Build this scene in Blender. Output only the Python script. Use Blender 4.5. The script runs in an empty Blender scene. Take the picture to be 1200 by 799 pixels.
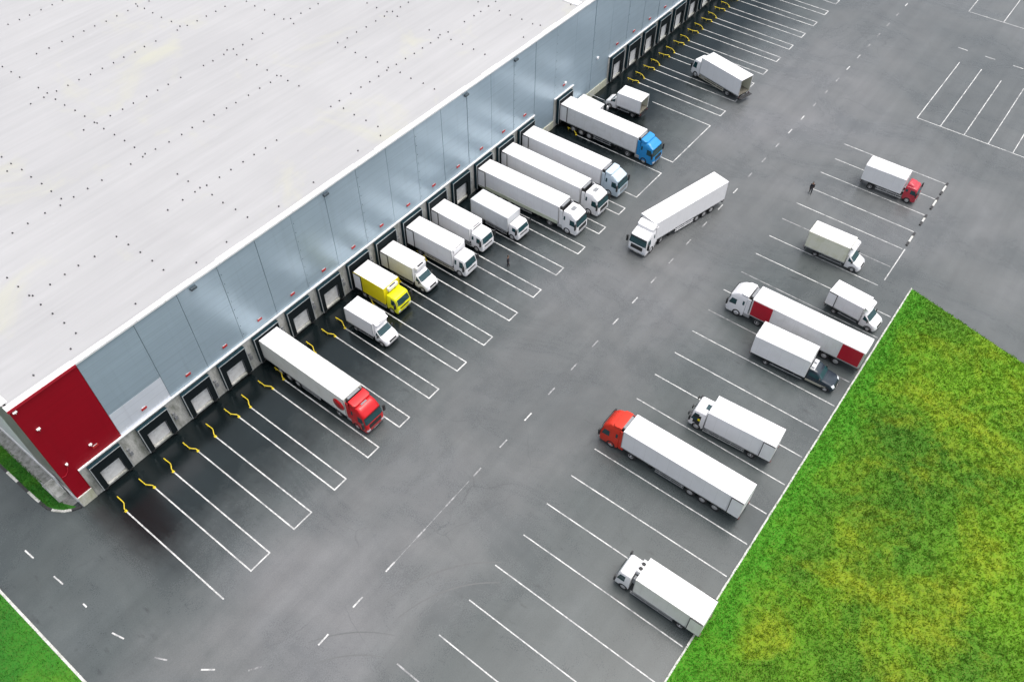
import bpy, bmesh, math, random
import numpy as np
from mathutils import Vector, Matrix
random.seed(7)
rng = np.random.default_rng(11)
PI = math.pi
R = math.radians
scene = bpy.context.scene
COL = scene.collection

# ------------------------------------------------------------------ materials
def newmat(name):
    m = bpy.data.materials.new(name); m.use_nodes = True
    nt = m.node_tree
    b = nt.nodes['Principled BSDF']
    return m, nt, b
def node(nt, typ, **kw):
    n = nt.nodes.new(typ)
    for k, v in kw.items():
        if k == 'inp':
            for a, c in v.items(): n.inputs[a].default_value = c
        else: setattr(n, k, v)
    return n
def coords(nt, scale=(1, 1, 1), rot=(0, 0, 0), kind='Object'):
    t = node(nt, 'ShaderNodeTexCoord'); mp = node(nt, 'ShaderNodeMapping')
    mp.inputs['Scale'].default_value = scale; mp.inputs['Rotation'].default_value = rot
    nt.links.new(t.outputs[kind], mp.inputs['Vector']); return mp.outputs[0]
def noise(nt, vec, scale, detail=4, rough=.55, dist=0.0):
    n = node(nt, 'ShaderNodeTexNoise', inp={'Scale': scale, 'Detail': detail, 'Roughness': rough, 'Distortion': dist})
    nt.links.new(vec, n.inputs['Vector']); return n.outputs['Fac']
def ramp(nt, fac, stops):
    r = node(nt, 'ShaderNodeValToRGB'); e = r.color_ramp.elements
    while len(e) < len(stops): e.new(.5)
    for i, (p, c) in enumerate(stops):
        e[i].position = p
        e[i].color = (c, c, c, 1) if not isinstance(c, (tuple, list)) else (c[0], c[1], c[2], 1)
    nt.links.new(fac, r.inputs[0]); return r.outputs[0]
def mix(nt, fac, a, b, mode='MIX'):
    m = node(nt, 'ShaderNodeMix', data_type='RGBA', blend_type=mode)
    for sock, v in ((m.inputs[0], fac), (m.inputs[6], a), (m.inputs[7], b)):
        if isinstance(v, (int, float)): sock.default_value = v
        elif isinstance(v, (tuple, list)): sock.default_value = (v[0], v[1], v[2], 1)
        else: nt.links.new(v, sock)
    return m.outputs[2]
def bump(nt, b, h, strength=.3, dist=.02):
    bp = node(nt, 'ShaderNodeBump', inp={'Strength': strength, 'Distance': dist})
    nt.links.new(h, bp.inputs['Height']); nt.links.new(bp.outputs[0], b.inputs['Normal'])

def paint(name, c, rough=.38, dirt=.25, dirtc=(.30, .28, .23), scale=.9, metal=0.0, joints=False):
    """painted sheet metal with blotchy grime and vertical streaks of its own"""
    m, nt, b = newmat(name)
    v = coords(nt); vs = coords(nt, (2.2, 2.2, .35))
    f1 = ramp(nt, noise(nt, v, scale, 6, .65), [(.45, 0.0), (.75, 1.0)])
    f2 = ramp(nt, noise(nt, vs, 2.2, 4, .6), [(.5, 0.0), (.8, 1.0)])
    d = mix(nt, .5, f1, f2, 'ADD')
    sc = node(nt, 'ShaderNodeMath', operation='MULTIPLY', inp={1: dirt}); nt.links.new(d, sc.inputs[0])
    col = mix(nt, sc.outputs[0], c, dirtc)
    if joints:      # sheet joints of the box walls, every 1.25 m
        sep = node(nt, 'ShaderNodeSeparateXYZ'); tc = node(nt, 'ShaderNodeTexCoord'); nt.links.new(tc.outputs['Object'], sep.inputs[0])
        pp = node(nt, 'ShaderNodeMath', operation='PINGPONG', inp={1: .625}); nt.links.new(sep.outputs[0], pp.inputs[0])
        ls = node(nt, 'ShaderNodeMath', operation='LESS_THAN', inp={1: .012}); nt.links.new(pp.outputs[0], ls.inputs[0])
        lf = node(nt, 'ShaderNodeMath', operation='MULTIPLY', inp={1: .25}); nt.links.new(ls.outputs[0], lf.inputs[0])
        col = mix(nt, lf.outputs[0], col, tuple(x * .45 for x in c))
    nt.links.new(col, b.inputs['Base Color'])
    b.inputs['Roughness'].default_value = rough; b.inputs['Metallic'].default_value = metal
    return m
def plain(name, c, rough=.5, metal=0.0, var=.15, scale=3.0):
    m, nt, b = newmat(name)
    v = coords(nt); f = noise(nt, v, scale, 5, .6)
    lo = tuple(x * (1 - var) for x in c); hi = tuple(min(1, x * (1 + var)) for x in c)
    nt.links.new(mix(nt, f, lo, hi), b.inputs['Base Color'])
    b.inputs['Roughness'].default_value = rough; b.inputs['Metallic'].default_value = metal
    return m

M = {}
M['white'] = paint('white_body_paint', (.80, .80, .81), .36, .14, (.5, .49, .46), joints=True)
M['white2'] = paint('white_panel_grubby', (.74, .74, .74), .45, .35, (.46, .45, .40), joints=True)
M['cabwhite'] = paint('white_cab_paint', (.79, .79, .80), .25, .12, (.4, .38, .34))
M['greyroof'] = paint('grey_white_panel', (.62, .64, .66), .45, .4, (.42, .42, .40), 1.4, joints=True)
M['cream'] = paint('cream_panel_stained', (.74, .74, .62), .5, .6, (.52, .53, .30), .7, joints=True)
M['beigeside'] = paint('beige_panel', (.74, .74, .69), .5, .4, (.52, .52, .42), .7, joints=True)
M['yellow'] = paint('yellow_body_paint', (.78, .66, .01), .35, .25, (.55, .42, .04))
M['yellowcab'] = paint('yellow_cab_paint', (.80, .80, .01), .3, .12, (.5, .45, .05))
M['red'] = paint('bright_red_paint', (.52, .006, .010), .3, .12, (.3, .03, .03))
M['orange'] = paint('orange_red_paint', (.60, .030, .010), .3, .12, (.4, .06, .03))
M['crimson'] = paint('crimson_paint', (.42, .006, .022), .4, .2, (.25, .02, .03))
M['rose'] = paint('faded_red_paint', (.46, .03, .05), .35, .3, (.6, .2, .2))
M['blue'] = paint('sky_blue_paint', (.02, .26, .60), .28, .12, (.1, .22, .35))
M['bluegrey'] = paint('pale_blue_paint', (.48, .58, .65), .3, .15, (.35, .4, .42))
M['navy'] = paint('dark_navy_paint', (.016, .028, .040), .2, .2, (.08, .09, .10))
M['sand'] = plain('sand_plastic', (.42, .40, .33), .55)
M['black'] = plain('black_plastic', (.018, .019, .02), .5)
M['rubber'] = plain('tyre_rubber', (.022, .022, .023), .8)
M['chassis'] = plain('chassis_steel', (.035, .036, .038), .6, .2)
M['alu'] = plain('brushed_aluminium', (.55, .56, .57), .38, .7)
M['rim'] = plain('grey_wheel_rim', (.42, .42, .42), .45, .3)
M['plastic'] = plain('grey_plastic', (.22, .23, .24), .5)
M['rail'] = plain('pale_side_rail', (.50, .54, .42), .5)
M['lens'] = plain('headlight_lens', (.62, .65, .68), .1)
M['amber'] = plain('amber_lens', (.8, .25, .01), .25)
M['redlens'] = plain('red_lens', (.10, .008, .008), .3)
M['plate'] = plain('number_plate', (.75, .75, .72), .5)
M['cargo'] = plain('cargo_floor', (.16, .15, .12), .7, 0, .5)
M['inner'] = paint('inner_lining', (.60, .60, .50), .5, .5, (.35, .36, .22))
def glass():
    m, nt, b = newmat('tinted_glass')
    b.inputs['Base Color'].default_value = (.012, .05, .058, 1)
    b.inputs['Roughness'].default_value = .06; b.inputs['IOR'].default_value = 1.6
    v = coords(nt); bump(nt, b, noise(nt, v, 1.2, 1), .1, .03)
    return m
M['glass'] = glass()
M['skin'] = plain('skin', (.26, .15, .10), .6); M['hair'] = plain('dark_hair', (.02, .015, .012), .6)
M['jacket'] = plain('dark_jacket', (.012, .014, .022), .85, 0, .4, 20); M['trousers'] = plain('dark_trousers', (.02, .022, .03), .9, 0, .4, 20)
M['shoe'] = plain('dark_shoe', (.015, .014, .014), .5)
M['steelyellow'] = paint('yellow_guide_paint', (.72, .55, .02), .45, .55, (.25, .2, .06), 2.5)
M['kerbwhite'] = paint('kerb_white_paint', (.56, .56, .53), .7, .9, (.22, .23, .19), 1.2)
M['kerbgrey'] = paint('kerb_concrete', (.30, .30, .29), .8, .8, (.12, .13, .11), 2.0)
M['kerbblack'] = plain('kerb_black_paint', (.03, .03, .032), .7, 0, .4)

def asphalt():
    m, nt, b = newmat('asphalt')
    v = coords(nt, kind='Object')
    big = noise(nt, v, .028, 4, .55, .4)
    mid = noise(nt, v, .35, 6, .62, .4)
    vl = coords(nt, (.05, .9, 1)); lanes = noise(nt, vl, .7, 4, .55)
    fine = noise(nt, v, 9.0, 5, .75)
    gr = noise(nt, v, 40.0, 3, .8)
    c = ramp(nt, big, [(.30, (.084, .092, .093)), (.52, (.118, .124, .124)), (.72, (.158, .160, .164))])
    c = mix(nt, .30, c, ramp(nt, mid, [(.25, .36), (.5, .5), (.78, .64)]), 'OVERLAY')
    c = mix(nt, .35, c, ramp(nt, lanes, [(.3, .36), (.7, .64)]), 'OVERLAY')
    c = mix(nt, .55, c, ramp(nt, fine, [(.2, .25), (.8, .75)]), 'OVERLAY')
    c = mix(nt, .5, c, ramp(nt, gr, [(.2, .2), (.8, .8)]), 'OVERLAY')
    # bays are stained by standing lorries, the driving lanes between are worn paler
    sb_ = node(nt, 'ShaderNodeSeparateXYZ'); nt.links.new(v, sb_.inputs[0])
    wob = node(nt, 'ShaderNodeMath', operation='MULTIPLY_ADD', inp={1: 8.0, 2: -4.0}); nt.links.new(noise(nt, v, .10, 5, .65), wob.inputs[0])
    yy = node(nt, 'ShaderNodeMath', operation='ADD'); nt.links.new(wob.outputs[0], yy.inputs[0]); nt.links.new(sb_.outputs[1], yy.inputs[1])
    b1 = node(nt, 'ShaderNodeMapRange', inp={'From Min': -31.0, 'From Max': -36.5}); nt.links.new(yy.outputs[0], b1.inputs[0])
    b2 = node(nt, 'ShaderNodeMapRange', inp={'From Min': -19.5, 'From Max': -13.5}); nt.links.new(yy.outputs[0], b2.inputs[0])
    xl = node(nt, 'ShaderNodeMapRange', inp={'From Min': 82.0, 'From Max': 66.0, 'To Min': .25}); nt.links.new(sb_.outputs[0], xl.inputs[0])
    b3 = node(nt, 'ShaderNodeMath', operation='MULTIPLY'); nt.links.new(b1.outputs[0], b3.inputs[0]); nt.links.new(xl.outputs[0], b3.inputs[1])
    bm_ = node(nt, 'ShaderNodeMath', operation='MAXIMUM'); nt.links.new(b3.outputs[0], bm_.inputs[0]); nt.links.new(b2.outputs[0], bm_.inputs[1])
    c = mix(nt, bm_.outputs[0], c, mix(nt, 1.0, c, (.60, .665, .66), 'MULTIPLY'))
    drip = ramp(nt, noise(nt, coords(nt, (1.0, .34, 1)), 1.3, 4, .6), [(.62, 0.0), (.74, .8)])
    c = mix(nt, mix(nt, 1.0, drip, bm_.outputs[0], 'MULTIPLY'), c, (.038, .042, .043))
    # paving joints, hairline cracks and sealed repairs
    sy = node(nt, 'ShaderNodeSeparateXYZ'); nt.links.new(v, sy.inputs[0])
    pj = node(nt, 'ShaderNodeMath', operation='PINGPONG', inp={1: 2.25}); nt.links.new(sy.outputs[1], pj.inputs[0])
    jm = ramp(nt, pj.outputs[0], [(0.0, 1.0), (.03, 0.0)])
    jn = ramp(nt, noise(nt, v, .22, 4, .6), [(.48, 0.0), (.62, .35)])
    c = mix(nt, mix(nt, 1.0, jm, jn, 'MULTIPLY'), c, (.045, .048, .05))
    vo_ = node(nt, 'ShaderNodeTexVoronoi', feature='DISTANCE_TO_EDGE', inp={'Scale': .11}); 
    wv = node(nt, 'ShaderNodeVectorMath', operation='ADD'); wn_ = node(nt, 'ShaderNodeTexNoise', inp={'Scale': .6, 'Detail': 5}); nt.links.new(v, wn_.inputs['Vector'])
    nt.links.new(v, wv.inputs[0]); nt.links.new(wn_.outputs['Color'], wv.inputs[1]); nt.links.new(wv.outputs[0], vo_.inputs['Vector'])
    cm = ramp(nt, vo_.outputs['Distance'], [(0.0, 1.0), (.006, 0.0)])
    cn = ramp(nt, noise(nt, v, .09, 3, .6), [(.52, 0.0), (.62, .5)])
    c = mix(nt, mix(nt, 1.0, cm, cn, 'MULTIPLY'), c, (.05, .053, .055))
    # damp and oily patches with a ragged outline
    vw = coords(nt, (.11, .075, 1)); wet = ramp(nt, noise(nt, vw, 1.0, 7, .68, .5), [(.40, 0.0), (.76, 1.0)])
    vo = coords(nt, (.8, .22, 1)); oil = ramp(nt, noise(nt, vo, 1.1, 5, .6), [(.50, 0.0), (.78, 1.0)])
    # the dock apron (first dozen metres from the building) is wet, with the building's dark reflection and shade painted in
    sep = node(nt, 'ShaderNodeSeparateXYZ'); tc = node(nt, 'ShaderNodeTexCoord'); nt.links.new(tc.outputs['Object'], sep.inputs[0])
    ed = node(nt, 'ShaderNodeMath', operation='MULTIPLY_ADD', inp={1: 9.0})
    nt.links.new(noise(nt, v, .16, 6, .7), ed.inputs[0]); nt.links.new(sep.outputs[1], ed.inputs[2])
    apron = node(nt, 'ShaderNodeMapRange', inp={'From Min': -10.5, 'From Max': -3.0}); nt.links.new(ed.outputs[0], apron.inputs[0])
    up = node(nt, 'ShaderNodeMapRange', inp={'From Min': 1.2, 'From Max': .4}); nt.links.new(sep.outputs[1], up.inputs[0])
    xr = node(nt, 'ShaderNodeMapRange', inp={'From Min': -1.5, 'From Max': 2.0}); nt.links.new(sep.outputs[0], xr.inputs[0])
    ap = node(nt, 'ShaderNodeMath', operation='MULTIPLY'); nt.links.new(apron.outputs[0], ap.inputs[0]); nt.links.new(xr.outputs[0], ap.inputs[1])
    oa = node(nt, 'ShaderNodeMath', operation='MULTIPLY'); nt.links.new(oil, oa.inputs[0]); nt.links.new(ap.outputs[0], oa.inputs[1])
    c = mix(nt, wet, c, mix(nt, 1.0, c, (.66, .70, .72), 'MULTIPLY'))
    c = mix(nt, ap.outputs[0], c, mix(nt, 1.0, c, (.08, .12, .135), 'MULTIPLY'))  # wet tone plus the wall's shade and reflection, put into the colour
    c = mix(nt, oa.outputs[0], c, mix(nt, 1.0, c, (.5, .5, .5), 'MULTIPLY'))
    nt.links.new(c, b.inputs['Base Color'])
    r1 = ramp(nt, wet, [(0, .34), (1, .20)])
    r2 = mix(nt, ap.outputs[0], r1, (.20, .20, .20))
    r3 = mix(nt, .3, r2, ramp(nt, fine, [(.2, .2), (.8, .8)]), 'OVERLAY')
    nt.links.new(r3, b.inputs['Roughness'])
    b.inputs['IOR'].default_value = 1.5; b.inputs['Specular IOR Level'].default_value = .5
    bump(nt, b, gr, .12, .01)
    return m
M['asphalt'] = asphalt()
def linepaint():
    m, nt, b = newmat('road_marking_paint')
    v = coords(nt)
    f = ramp(nt, noise(nt, v, .8, 8, .75), [(.38, .12), (.56, 1.0)])
    g = ramp(nt, noise(nt, v, 7.0, 5, .7), [(.30, .25), (.55, 1.0)])
    a = mix(nt, 1.0, f, g, 'MULTIPLY')
    nt.links.new(mix(nt, a, (.20, .205, .21), (.68, .68, .66)), b.inputs['Base Color'])
    b.inputs['Roughness'].default_value = .6
    return m
M['line'] = linepaint()
def wornpaint():
    m, nt, b = newmat('worn_marking_paint')
    v = coords(nt)
    f = ramp(nt, noise(nt, v, 1.4, 8, .75), [(.40, 0.0), (.64, 1.0)])
    nt.links.new(mix(nt, f, (.125, .128, .132), (.46, .46, .46)), b.inputs['Base Color'])
    b.inputs['Roughness'].default_value = .6
    return m
M['worn'] = wornpaint()
M['tyremark'] = plain('tyre_mark', (.098, .103, .103), .40, 0, .35, 4)
def concrete(name, c, stain, sc=1.2):
    m, nt, b = newmat(name)
    v = coords(nt); vz = coords(nt, (1, 1, .3))
    f = ramp(nt, noise(nt, vz, sc, 8, .7), [(.40, 0.0), (.68, 1.0)])
    g = noise(nt, v, 6, 5, .7)
    cc = mix(nt, f, c, stain); cc = mix(nt, .5, cc, ramp(nt, g, [(.2, .3), (.8, .7)]), 'OVERLAY')
    nt.links.new(cc, b.inputs['Base Color']); b.inputs['Roughness'].default_value = .8
    bump(nt, b, g, .3, .02)
    return m
M['concrete'] = concrete('stained_concrete', (.50, .50, .47), (.16, .17, .14))
M['plinth'] = concrete('mossy_concrete', (.52, .52, .46), (.30, .32, .17), .8)
M['path'] = concrete('gravel_path', (.26, .26, .25), (.10, .11, .09), 2.2)
def facade(name, c):
    m, nt, b = newmat(name)
    v = coords(nt); vh = coords(nt, (.12, 1, 6.0))
    f = noise(nt, v, .25, 4, .6); g = noise(nt, vh, 1.0, 3, .6)
    c2 = tuple(x * .90 for x in c); c3 = tuple(min(1, x * 1.08) for x in c)
    cc = mix(nt, f, c2, c3); cc = mix(nt, .12, cc, ramp(nt, g, [(.3, .3), (.7, .7)]), 'OVERLAY')
    sz = node(nt, 'ShaderNodeSeparateXYZ'); nt.links.new(v, sz.inputs[0])
    rb = node(nt, 'ShaderNodeMath', operation='PINGPONG', inp={1: .5}); nt.links.new(sz.outputs[2], rb.inputs[0])
    rl = ramp(nt, rb.outputs[0], [(0.0, .22), (.06, 0.0)])
    cc = mix(nt, rl, cc, tuple(x * .5 for x in c))
    sr = ramp(nt, noise(nt, coords(nt, (1.6, 1, .06)), 1.0, 5, .65), [(.55, 0.0), (.75, .22)])
    cc = mix(nt, sr, cc, tuple(x * .62 for x in c))
    nt.links.new(cc, b.inputs['Base Color'])
    b.inputs['Roughness'].default_value = .30; b.inputs['Metallic'].default_value = .30
    # oil-canning of thin sheet: broad shallow dents
    vd = coords(nt, (.16, 1, .22)); bump(nt, b, noise(nt, vd, 1.0, 2, .5), .35, .30)
    return m
M['facade'] = facade('blue_grey_cladding', (.365, .465, .535))
M['facadered'] = facade('red_cladding', (.27, .001, .010))
M['facadered'].node_tree.nodes['Principled BSDF'].inputs['Metallic'].default_value = .0
M['facadered'].node_tree.nodes['Principled BSDF'].inputs['Roughness'].default_value = .5; M['facadered'].node_tree.nodes['Principled BSDF'].inputs['Specular IOR Level'].default_value = .2
M['facadelight'] = facade('pale_cladding', (.74, .79, .86))
M['facadeside'] = facade('side_cladding', (.34, .31, .30))
M['seam'] = plain('dark_seam', (.05, .07, .085), .6)
M['trim'] = paint('white_trim', (.80, .80, .80), .5, .35, (.4, .4, .36), 1.5)
def membrane():
    m, nt, b = newmat('roof_membrane')
    v = coords(nt)
    vs = coords(nt, (.035, .55, 1)); st = noise(nt, vs, 1.0, 6, .65)
    vs2 = coords(nt, (.10, 1.6, 1), (0, 0, R(3))); st2 = noise(nt, vs2, 1.0, 5, .6)
    big = noise(nt, v, .07, 5, .6, .8)
    lich = ramp(nt, noise(nt, v, .11, 6, .65, .5), [(.56, 0.0), (.72, 1.0)])
    c = mix(nt, big, (.335, .335, .34), (.41, .41, .412))
    c = mix(nt, .16, c, ramp(nt, st, [(.3, .36), (.7, .64)]), 'OVERLAY')
    c = mix(nt, .14, c, ramp(nt, st2, [(.3, .36), (.7, .64)]), 'OVERLAY')
    lf = node(nt, 'ShaderNodeMath', operation='MULTIPLY', inp={1: .65}); nt.links.new(lich, lf.inputs[0])
    c = mix(nt, lf.outputs[0], c, (.43, .43, .34))
    wh = ramp(nt, noise(nt, coords(nt, (.12, .35, 1)), 1.0, 5, .6), [(.68, 0.0), (.78, 1.0)])
    wf = node(nt, 'ShaderNodeMath', operation='MULTIPLY', inp={1: .5}); nt.links.new(wh, wf.inputs[0])
    c = mix(nt, wf.outputs[0], c, (.54, .55, .57))
    # lap seams along the building every 2.2 m
    sep = node(nt, 'ShaderNodeSeparateXYZ'); tc = node(nt, 'ShaderNodeTexCoord'); nt.links.new(tc.outputs['Object'], sep.inputs[0])
    fr = node(nt, 'ShaderNodeMath', operation='PINGPONG', inp={1: 1.1}); nt.links.new(sep.outputs[1], fr.inputs[0])
    sm = ramp(nt, fr.outputs[0], [(0.0, 1.0), (.05, 0.0)])
    sf = node(nt, 'ShaderNodeMath', operation='MULTIPLY', inp={1: .20}); nt.links.new(sm, sf.inputs[0])
    c = mix(nt, sf.outputs[0], c, (.30, .30, .30))
    nt.links.new(c, b.inputs['Base Color']); b.inputs['Roughness'].default_value = .6
    bump(nt, b, noise(nt, v, 1.5, 4, .6), .15, .03)
    return m
M['membrane'] = membrane(); M['vent'] = plain('vent_cap', (.06, .06, .065), .6)
def grassmat(name, dark, mid_, yel, brown, fresh=None):
    m, nt, b = newmat(name)
    v = coords(nt, kind='Object')
    big = noise(nt, v, .055, 4, .6, .3); n2 = noise(nt, v, 3.2, 5, .8); n3 = noise(nt, v, 9.0, 3, .8); n4 = noise(nt, v, .13, 6, .66, .4)
    c = mix(nt, ramp(nt, big, [(.40, 0.0), (.60, 1.0)]), dark, mid_)
    c = mix(nt, ramp(nt, n4, [(.47, 0.0), (.66, .9)]), c, yel)
    if fresh:       # lusher strip where the kerb sheds water
        sep = node(nt, 'ShaderNodeSeparateXYZ'); tc = node(nt, 'ShaderNodeTexCoord'); nt.links.new(tc.outputs['Object'], sep.inputs[0])
        ma = node(nt, 'ShaderNodeMath', operation='MULTIPLY_ADD', inp={1: 7.0}); nt.links.new(noise(nt, v, .35, 4, .6), ma.inputs[0]); nt.links.new(sep.outputs[1], ma.inputs[2])
        mr = node(nt, 'ShaderNodeMapRange', inp={'From Min': -51.6, 'From Max': -48.6}); nt.links.new(ma.outputs[0], mr.inputs[0])
        c = mix(nt, mr.outputs[0], c, fresh)
    c = mix(nt, ramp(nt, n2, [(.50, 0.0), (.66, .55)]), c, dark)
    c = mix(nt, ramp(nt, n3, [(.52, 0.0), (.66, .7)]), c, brown)
    nt.links.new(c, b.inputs['Base Color']); b.inputs['Roughness'].default_value = .75
    b.inputs['Specular IOR Level'].default_value = .2
    return m
M['grass'] = grassmat('rough_grass', (.040, .150, .006), (.112, .265, .007), (.255, .31, .010), (.20, .21, .045), (.055, .25, .010))
M['lawn'] = grassmat('lawn_grass', (.020, .13, .012), (.040, .20, .012), (.075, .21, .012), (.08, .11, .02))

# ------------------------------------------------------------------ mesh builder
class MB:
    def __init__(s): s.v = []; s.f = []; s.sm = []
    def add(s, vs, fs, smooth=False):
        o = len(s.v); s.v += [tuple(p) for p in vs]
        for f in fs: s.f.append(tuple(i + o for i in f)); s.sm.append(smooth)
        return s
    def box(s, x0, x1, y0, y1, z0, z1, M4=None):
        vs = [(x, y, z) for x in (x0, x1) for y in (y0, y1) for z in (z0, z1)]
        if M4 is not None: vs = [tuple(M4 @ Vector(p)) for p in vs]
        return s.add(vs, [(0, 1, 3, 2), (4, 6, 7, 5), (0, 4, 5, 1), (2, 3, 7, 6), (0, 2, 6, 4), (1, 5, 7, 3)])
    def rect(s, x0, x1, y0, y1, z):
        return s.add([(x0, y0, z), (x1, y0, z), (x1, y1, z), (x0, y1, z)], [(0, 1, 2, 3)])
    def strip(s, p, q, w, z):
        a = Vector(p); b_ = Vector(q); d = (b_ - a).normalized(); n = Vector((-d.y, d.x)) * w / 2
        return s.add([(*(a - n), z), (*(b_ - n), z), (*(b_ + n), z), (*(a + n), z)], [(0, 1, 2, 3)])
    def tube(s, pts, r, n=8, caps=True):
        pts = [Vector(p) for p in pts]; rings = []
        for i, p in enumerate(pts):
            t = (pts[min(i + 1, len(pts) - 1)] - pts[max(i - 1, 0)]).normalized()
            u = t.cross(Vector((0, 0, 1)))
            if u.length < 1e-3: u = t.cross(Vector((1, 0, 0)))
            u.normalize(); w = u.cross(t)
            rings.append([p + (u * math.cos(2 * PI * k / n) + w * math.sin(2 * PI * k / n)) * r for k in range(n)])
        fs = []
        for i in range(len(rings) - 1):
            for k in range(n):
                fs.append((i * n + k, i * n + (k + 1) % n, (i + 1) * n + (k + 1) % n, (i + 1) * n + k))
        if caps: fs += [tuple(range(n))[::-1], tuple((len(rings) - 1) * n + k for k in range(n))]
        return s.add([p for r_ in rings for p in r_], fs, True)
    def lathe_y(s, prof, c, n=20):
        """profile of (radius, y) turned about the y axis through c"""
        vs = []; fs = []
        for r, y in prof:
            for k in range(n):
                a = 2 * PI * k / n; vs.append((c[0] + r * math.cos(a), c[1] + y, c[2] + r * math.sin(a)))
        L = len(prof)
        for i in range(L - 1):
            for k in range(n): fs.append((i * n + k, i * n + (k + 1) % n, (i + 1) * n + (k + 1) % n, (i + 1) * n + k))
        fs.append(tuple(range(n))[::-1]); fs.append(tuple((L - 1) * n + k for k in range(n)))
        return s.add(vs, fs, True)
    def loft(s, levels, nseg=3, smooth=False):
        """levels of (z, x_rear, x_front, half_width, front_corner_radius, rear_corner_radius)"""
        rings = []
        for z, xr, xf, hw, rf, rr in levels:
            ring = []
            for sx, sy, rad, x in ((1, -1, rf, xf), (1, 1, rf, xf), (-1, 1, rr, xr), (-1, -1, rr, xr)):
                cx = x - sx * rad; cy = sy * (hw - rad)
                a0 = {(1, -1): -90, (1, 1): 0, (-1, 1): 90, (-1, -1): 180}[(sx, sy)]
                for k in range(nseg + 1):
                    a = R(a0 + 90 * k / nseg); ring.append((cx + rad * math.cos(a), cy + rad * math.sin(a), z))
            rings.append(ring)
        n = len(rings[0]); fs = []
        for i in range(len(rings) - 1):
            for k in range(n): fs.append((i * n + k, i * n + (k + 1) % n, (i + 1) * n + (k + 1) % n, (i + 1) * n + k))
        fs.append(tuple(range(n))[::-1]); fs.append(tuple((len(rings) - 1) * n + k for k in range(n)))
        return s.add([p for r_ in rings for p in r_], fs, smooth)
    def build(s, name, mat, parent=None, bevel=0.0, seg=2, loc=None, rz=0.0, sharp=35):
        me = bpy.data.meshes.new(name)
        me.from_pydata(s.v, [], s.f); me.validate()
        for p, q in zip(me.polygons, s.sm): p.use_smooth = q
        bm = bmesh.new(); bm.from_mesh(me)
        bmesh.ops.recalc_face_normals(bm, faces=bm.faces)
        if bevel:
            es = [e for e in bm.edges if len(e.link_faces) == 2 and e.calc_face_angle(0) > R(sharp)]
            bmesh.ops.bevel(bm, geom=es, offset=bevel, segments=seg, affect='EDGES', profile=.5, clamp_overlap=True)
        bm.to_mesh(me); bm.free()
        me.materials.append(mat)
        o = bpy.data.objects.new(name, me); COL.objects.link(o)
        if parent: o.parent = parent
        if loc is not None: o.location = loc
        o.rotation_euler = (0, 0, rz)
        return o
def smooth(o, angle=40):
    for p in o.data.polygons: p.use_smooth = True
    try: o.data.set_sharp_from_angle(angle=R(angle))
    except Exception: pass
    return o
def empty(name, loc=(0, 0, 0), rz=0, label=None, cat=None, group=None):
    o = bpy.data.objects.new(name, None); COL.objects.link(o)
    o.location = loc; o.rotation_euler = (0, 0, rz); o.empty_display_size = .5
    if label: tag(o, label, cat, group)
    return o
def tag(o, label=None, cat=None, group=None, kind=None):
    if label: o['label'] = label
    if cat: o['category'] = cat
    if group: o['group'] = group
    if kind: o['kind'] = kind
    return o
def copy_tree(o, parent=None):
    c = o.copy(); COL.objects.link(c)
    if parent is not None: c.parent = parent
    for ch in list(o.children): copy_tree(ch, c)
    return c
def struct(o): o['kind'] = 'structure'; return o

# ------------------------------------------------------------------ ground and markings
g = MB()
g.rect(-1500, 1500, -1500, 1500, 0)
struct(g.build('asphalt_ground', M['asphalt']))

ln = MB(); wn = MB(); Z1 = .004
LW = .13
dockA = [5.25, 10.35] + [15.48 + 4.5 * k for k in range(12)]
dockB = [7.42, 12.5] + [16.99 + 4.5 * k for k in range(12)]
YE = -17.0; YS = -3.45
pairs = list(zip(dockA, dockB))
farA = [91.65 + 4.49 * k for k in range(14)]
pairs += [(a, a + 1.51) for a in farA]
pairs_all = [(p, q) for p, q in pairs]
for a, b_ in pairs_all + [(69.2, 75.35), (78.3, 88.7)]:
    ln.rect(a - LW / 2, a + LW / 2, YE, YS if (a, b_) not in ((78.3, 88.7),) else -9.5, Z1)
    ln.rect(b_ - LW / 2, b_ + LW / 2, YE, YS if b_ != 88.7 else -7.6, Z1)
    ln.rect(a - LW / 2, b_ + LW / 2, YE - LW, YE, Z1)
ln.rect(2.1 - LW / 2, 2.1 + LW / 2, -17.2, YS, Z1)
# bays along the kerb opposite the docks
baysx = [11.1 + 3.875 * k for k in range(23)]
for i, x in enumerate(baysx):
    yend = -50.55 if x < 71.5 else -47.55
    ystart = -33.75 + (random.uniform(-.25, .15))
    tgt = wn if i in (14, 17, 12) else ln
    tgt.rect(x - .055, x + .055, yend, ystart, Z1)
wn.rect(7.2 - LW / 2, 7.2 + LW / 2, -50.5, -32.7, Z1)
ln.rect(74.4, 81.0, -47.9, -47.78, Z1)
# dashed centre line
x = 4.9
while x < 175:
    (ln if int(x) % 5 > 2 else wn).rect(x - .58, x + .58, -26.5 - .07, -26.5 + .07, Z1)
    x += 4.07
wn.rect(13.6, 24, -26.52, -26.48, Z1 - .002)
# dashes curving round the building corner
for p, q in [((-5.8, .4), (-5.75, -.9)), ((-5.62, -3.8), (-5.55, -5.1)), ((-5.5, -8.0), (-5.5, -8.5)), ((-5.5, -12.1), (-5.2, -13.3)), ((-4.6, -16.6), (-4.1, -17.6)), ((-2.9, -20.4), (-2.2, -21.3)), ((-.6, -23.5), (.3, -24.1))]:
    (ln if random.random() < .4 else wn).strip(p, q, .13, Z1)
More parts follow.
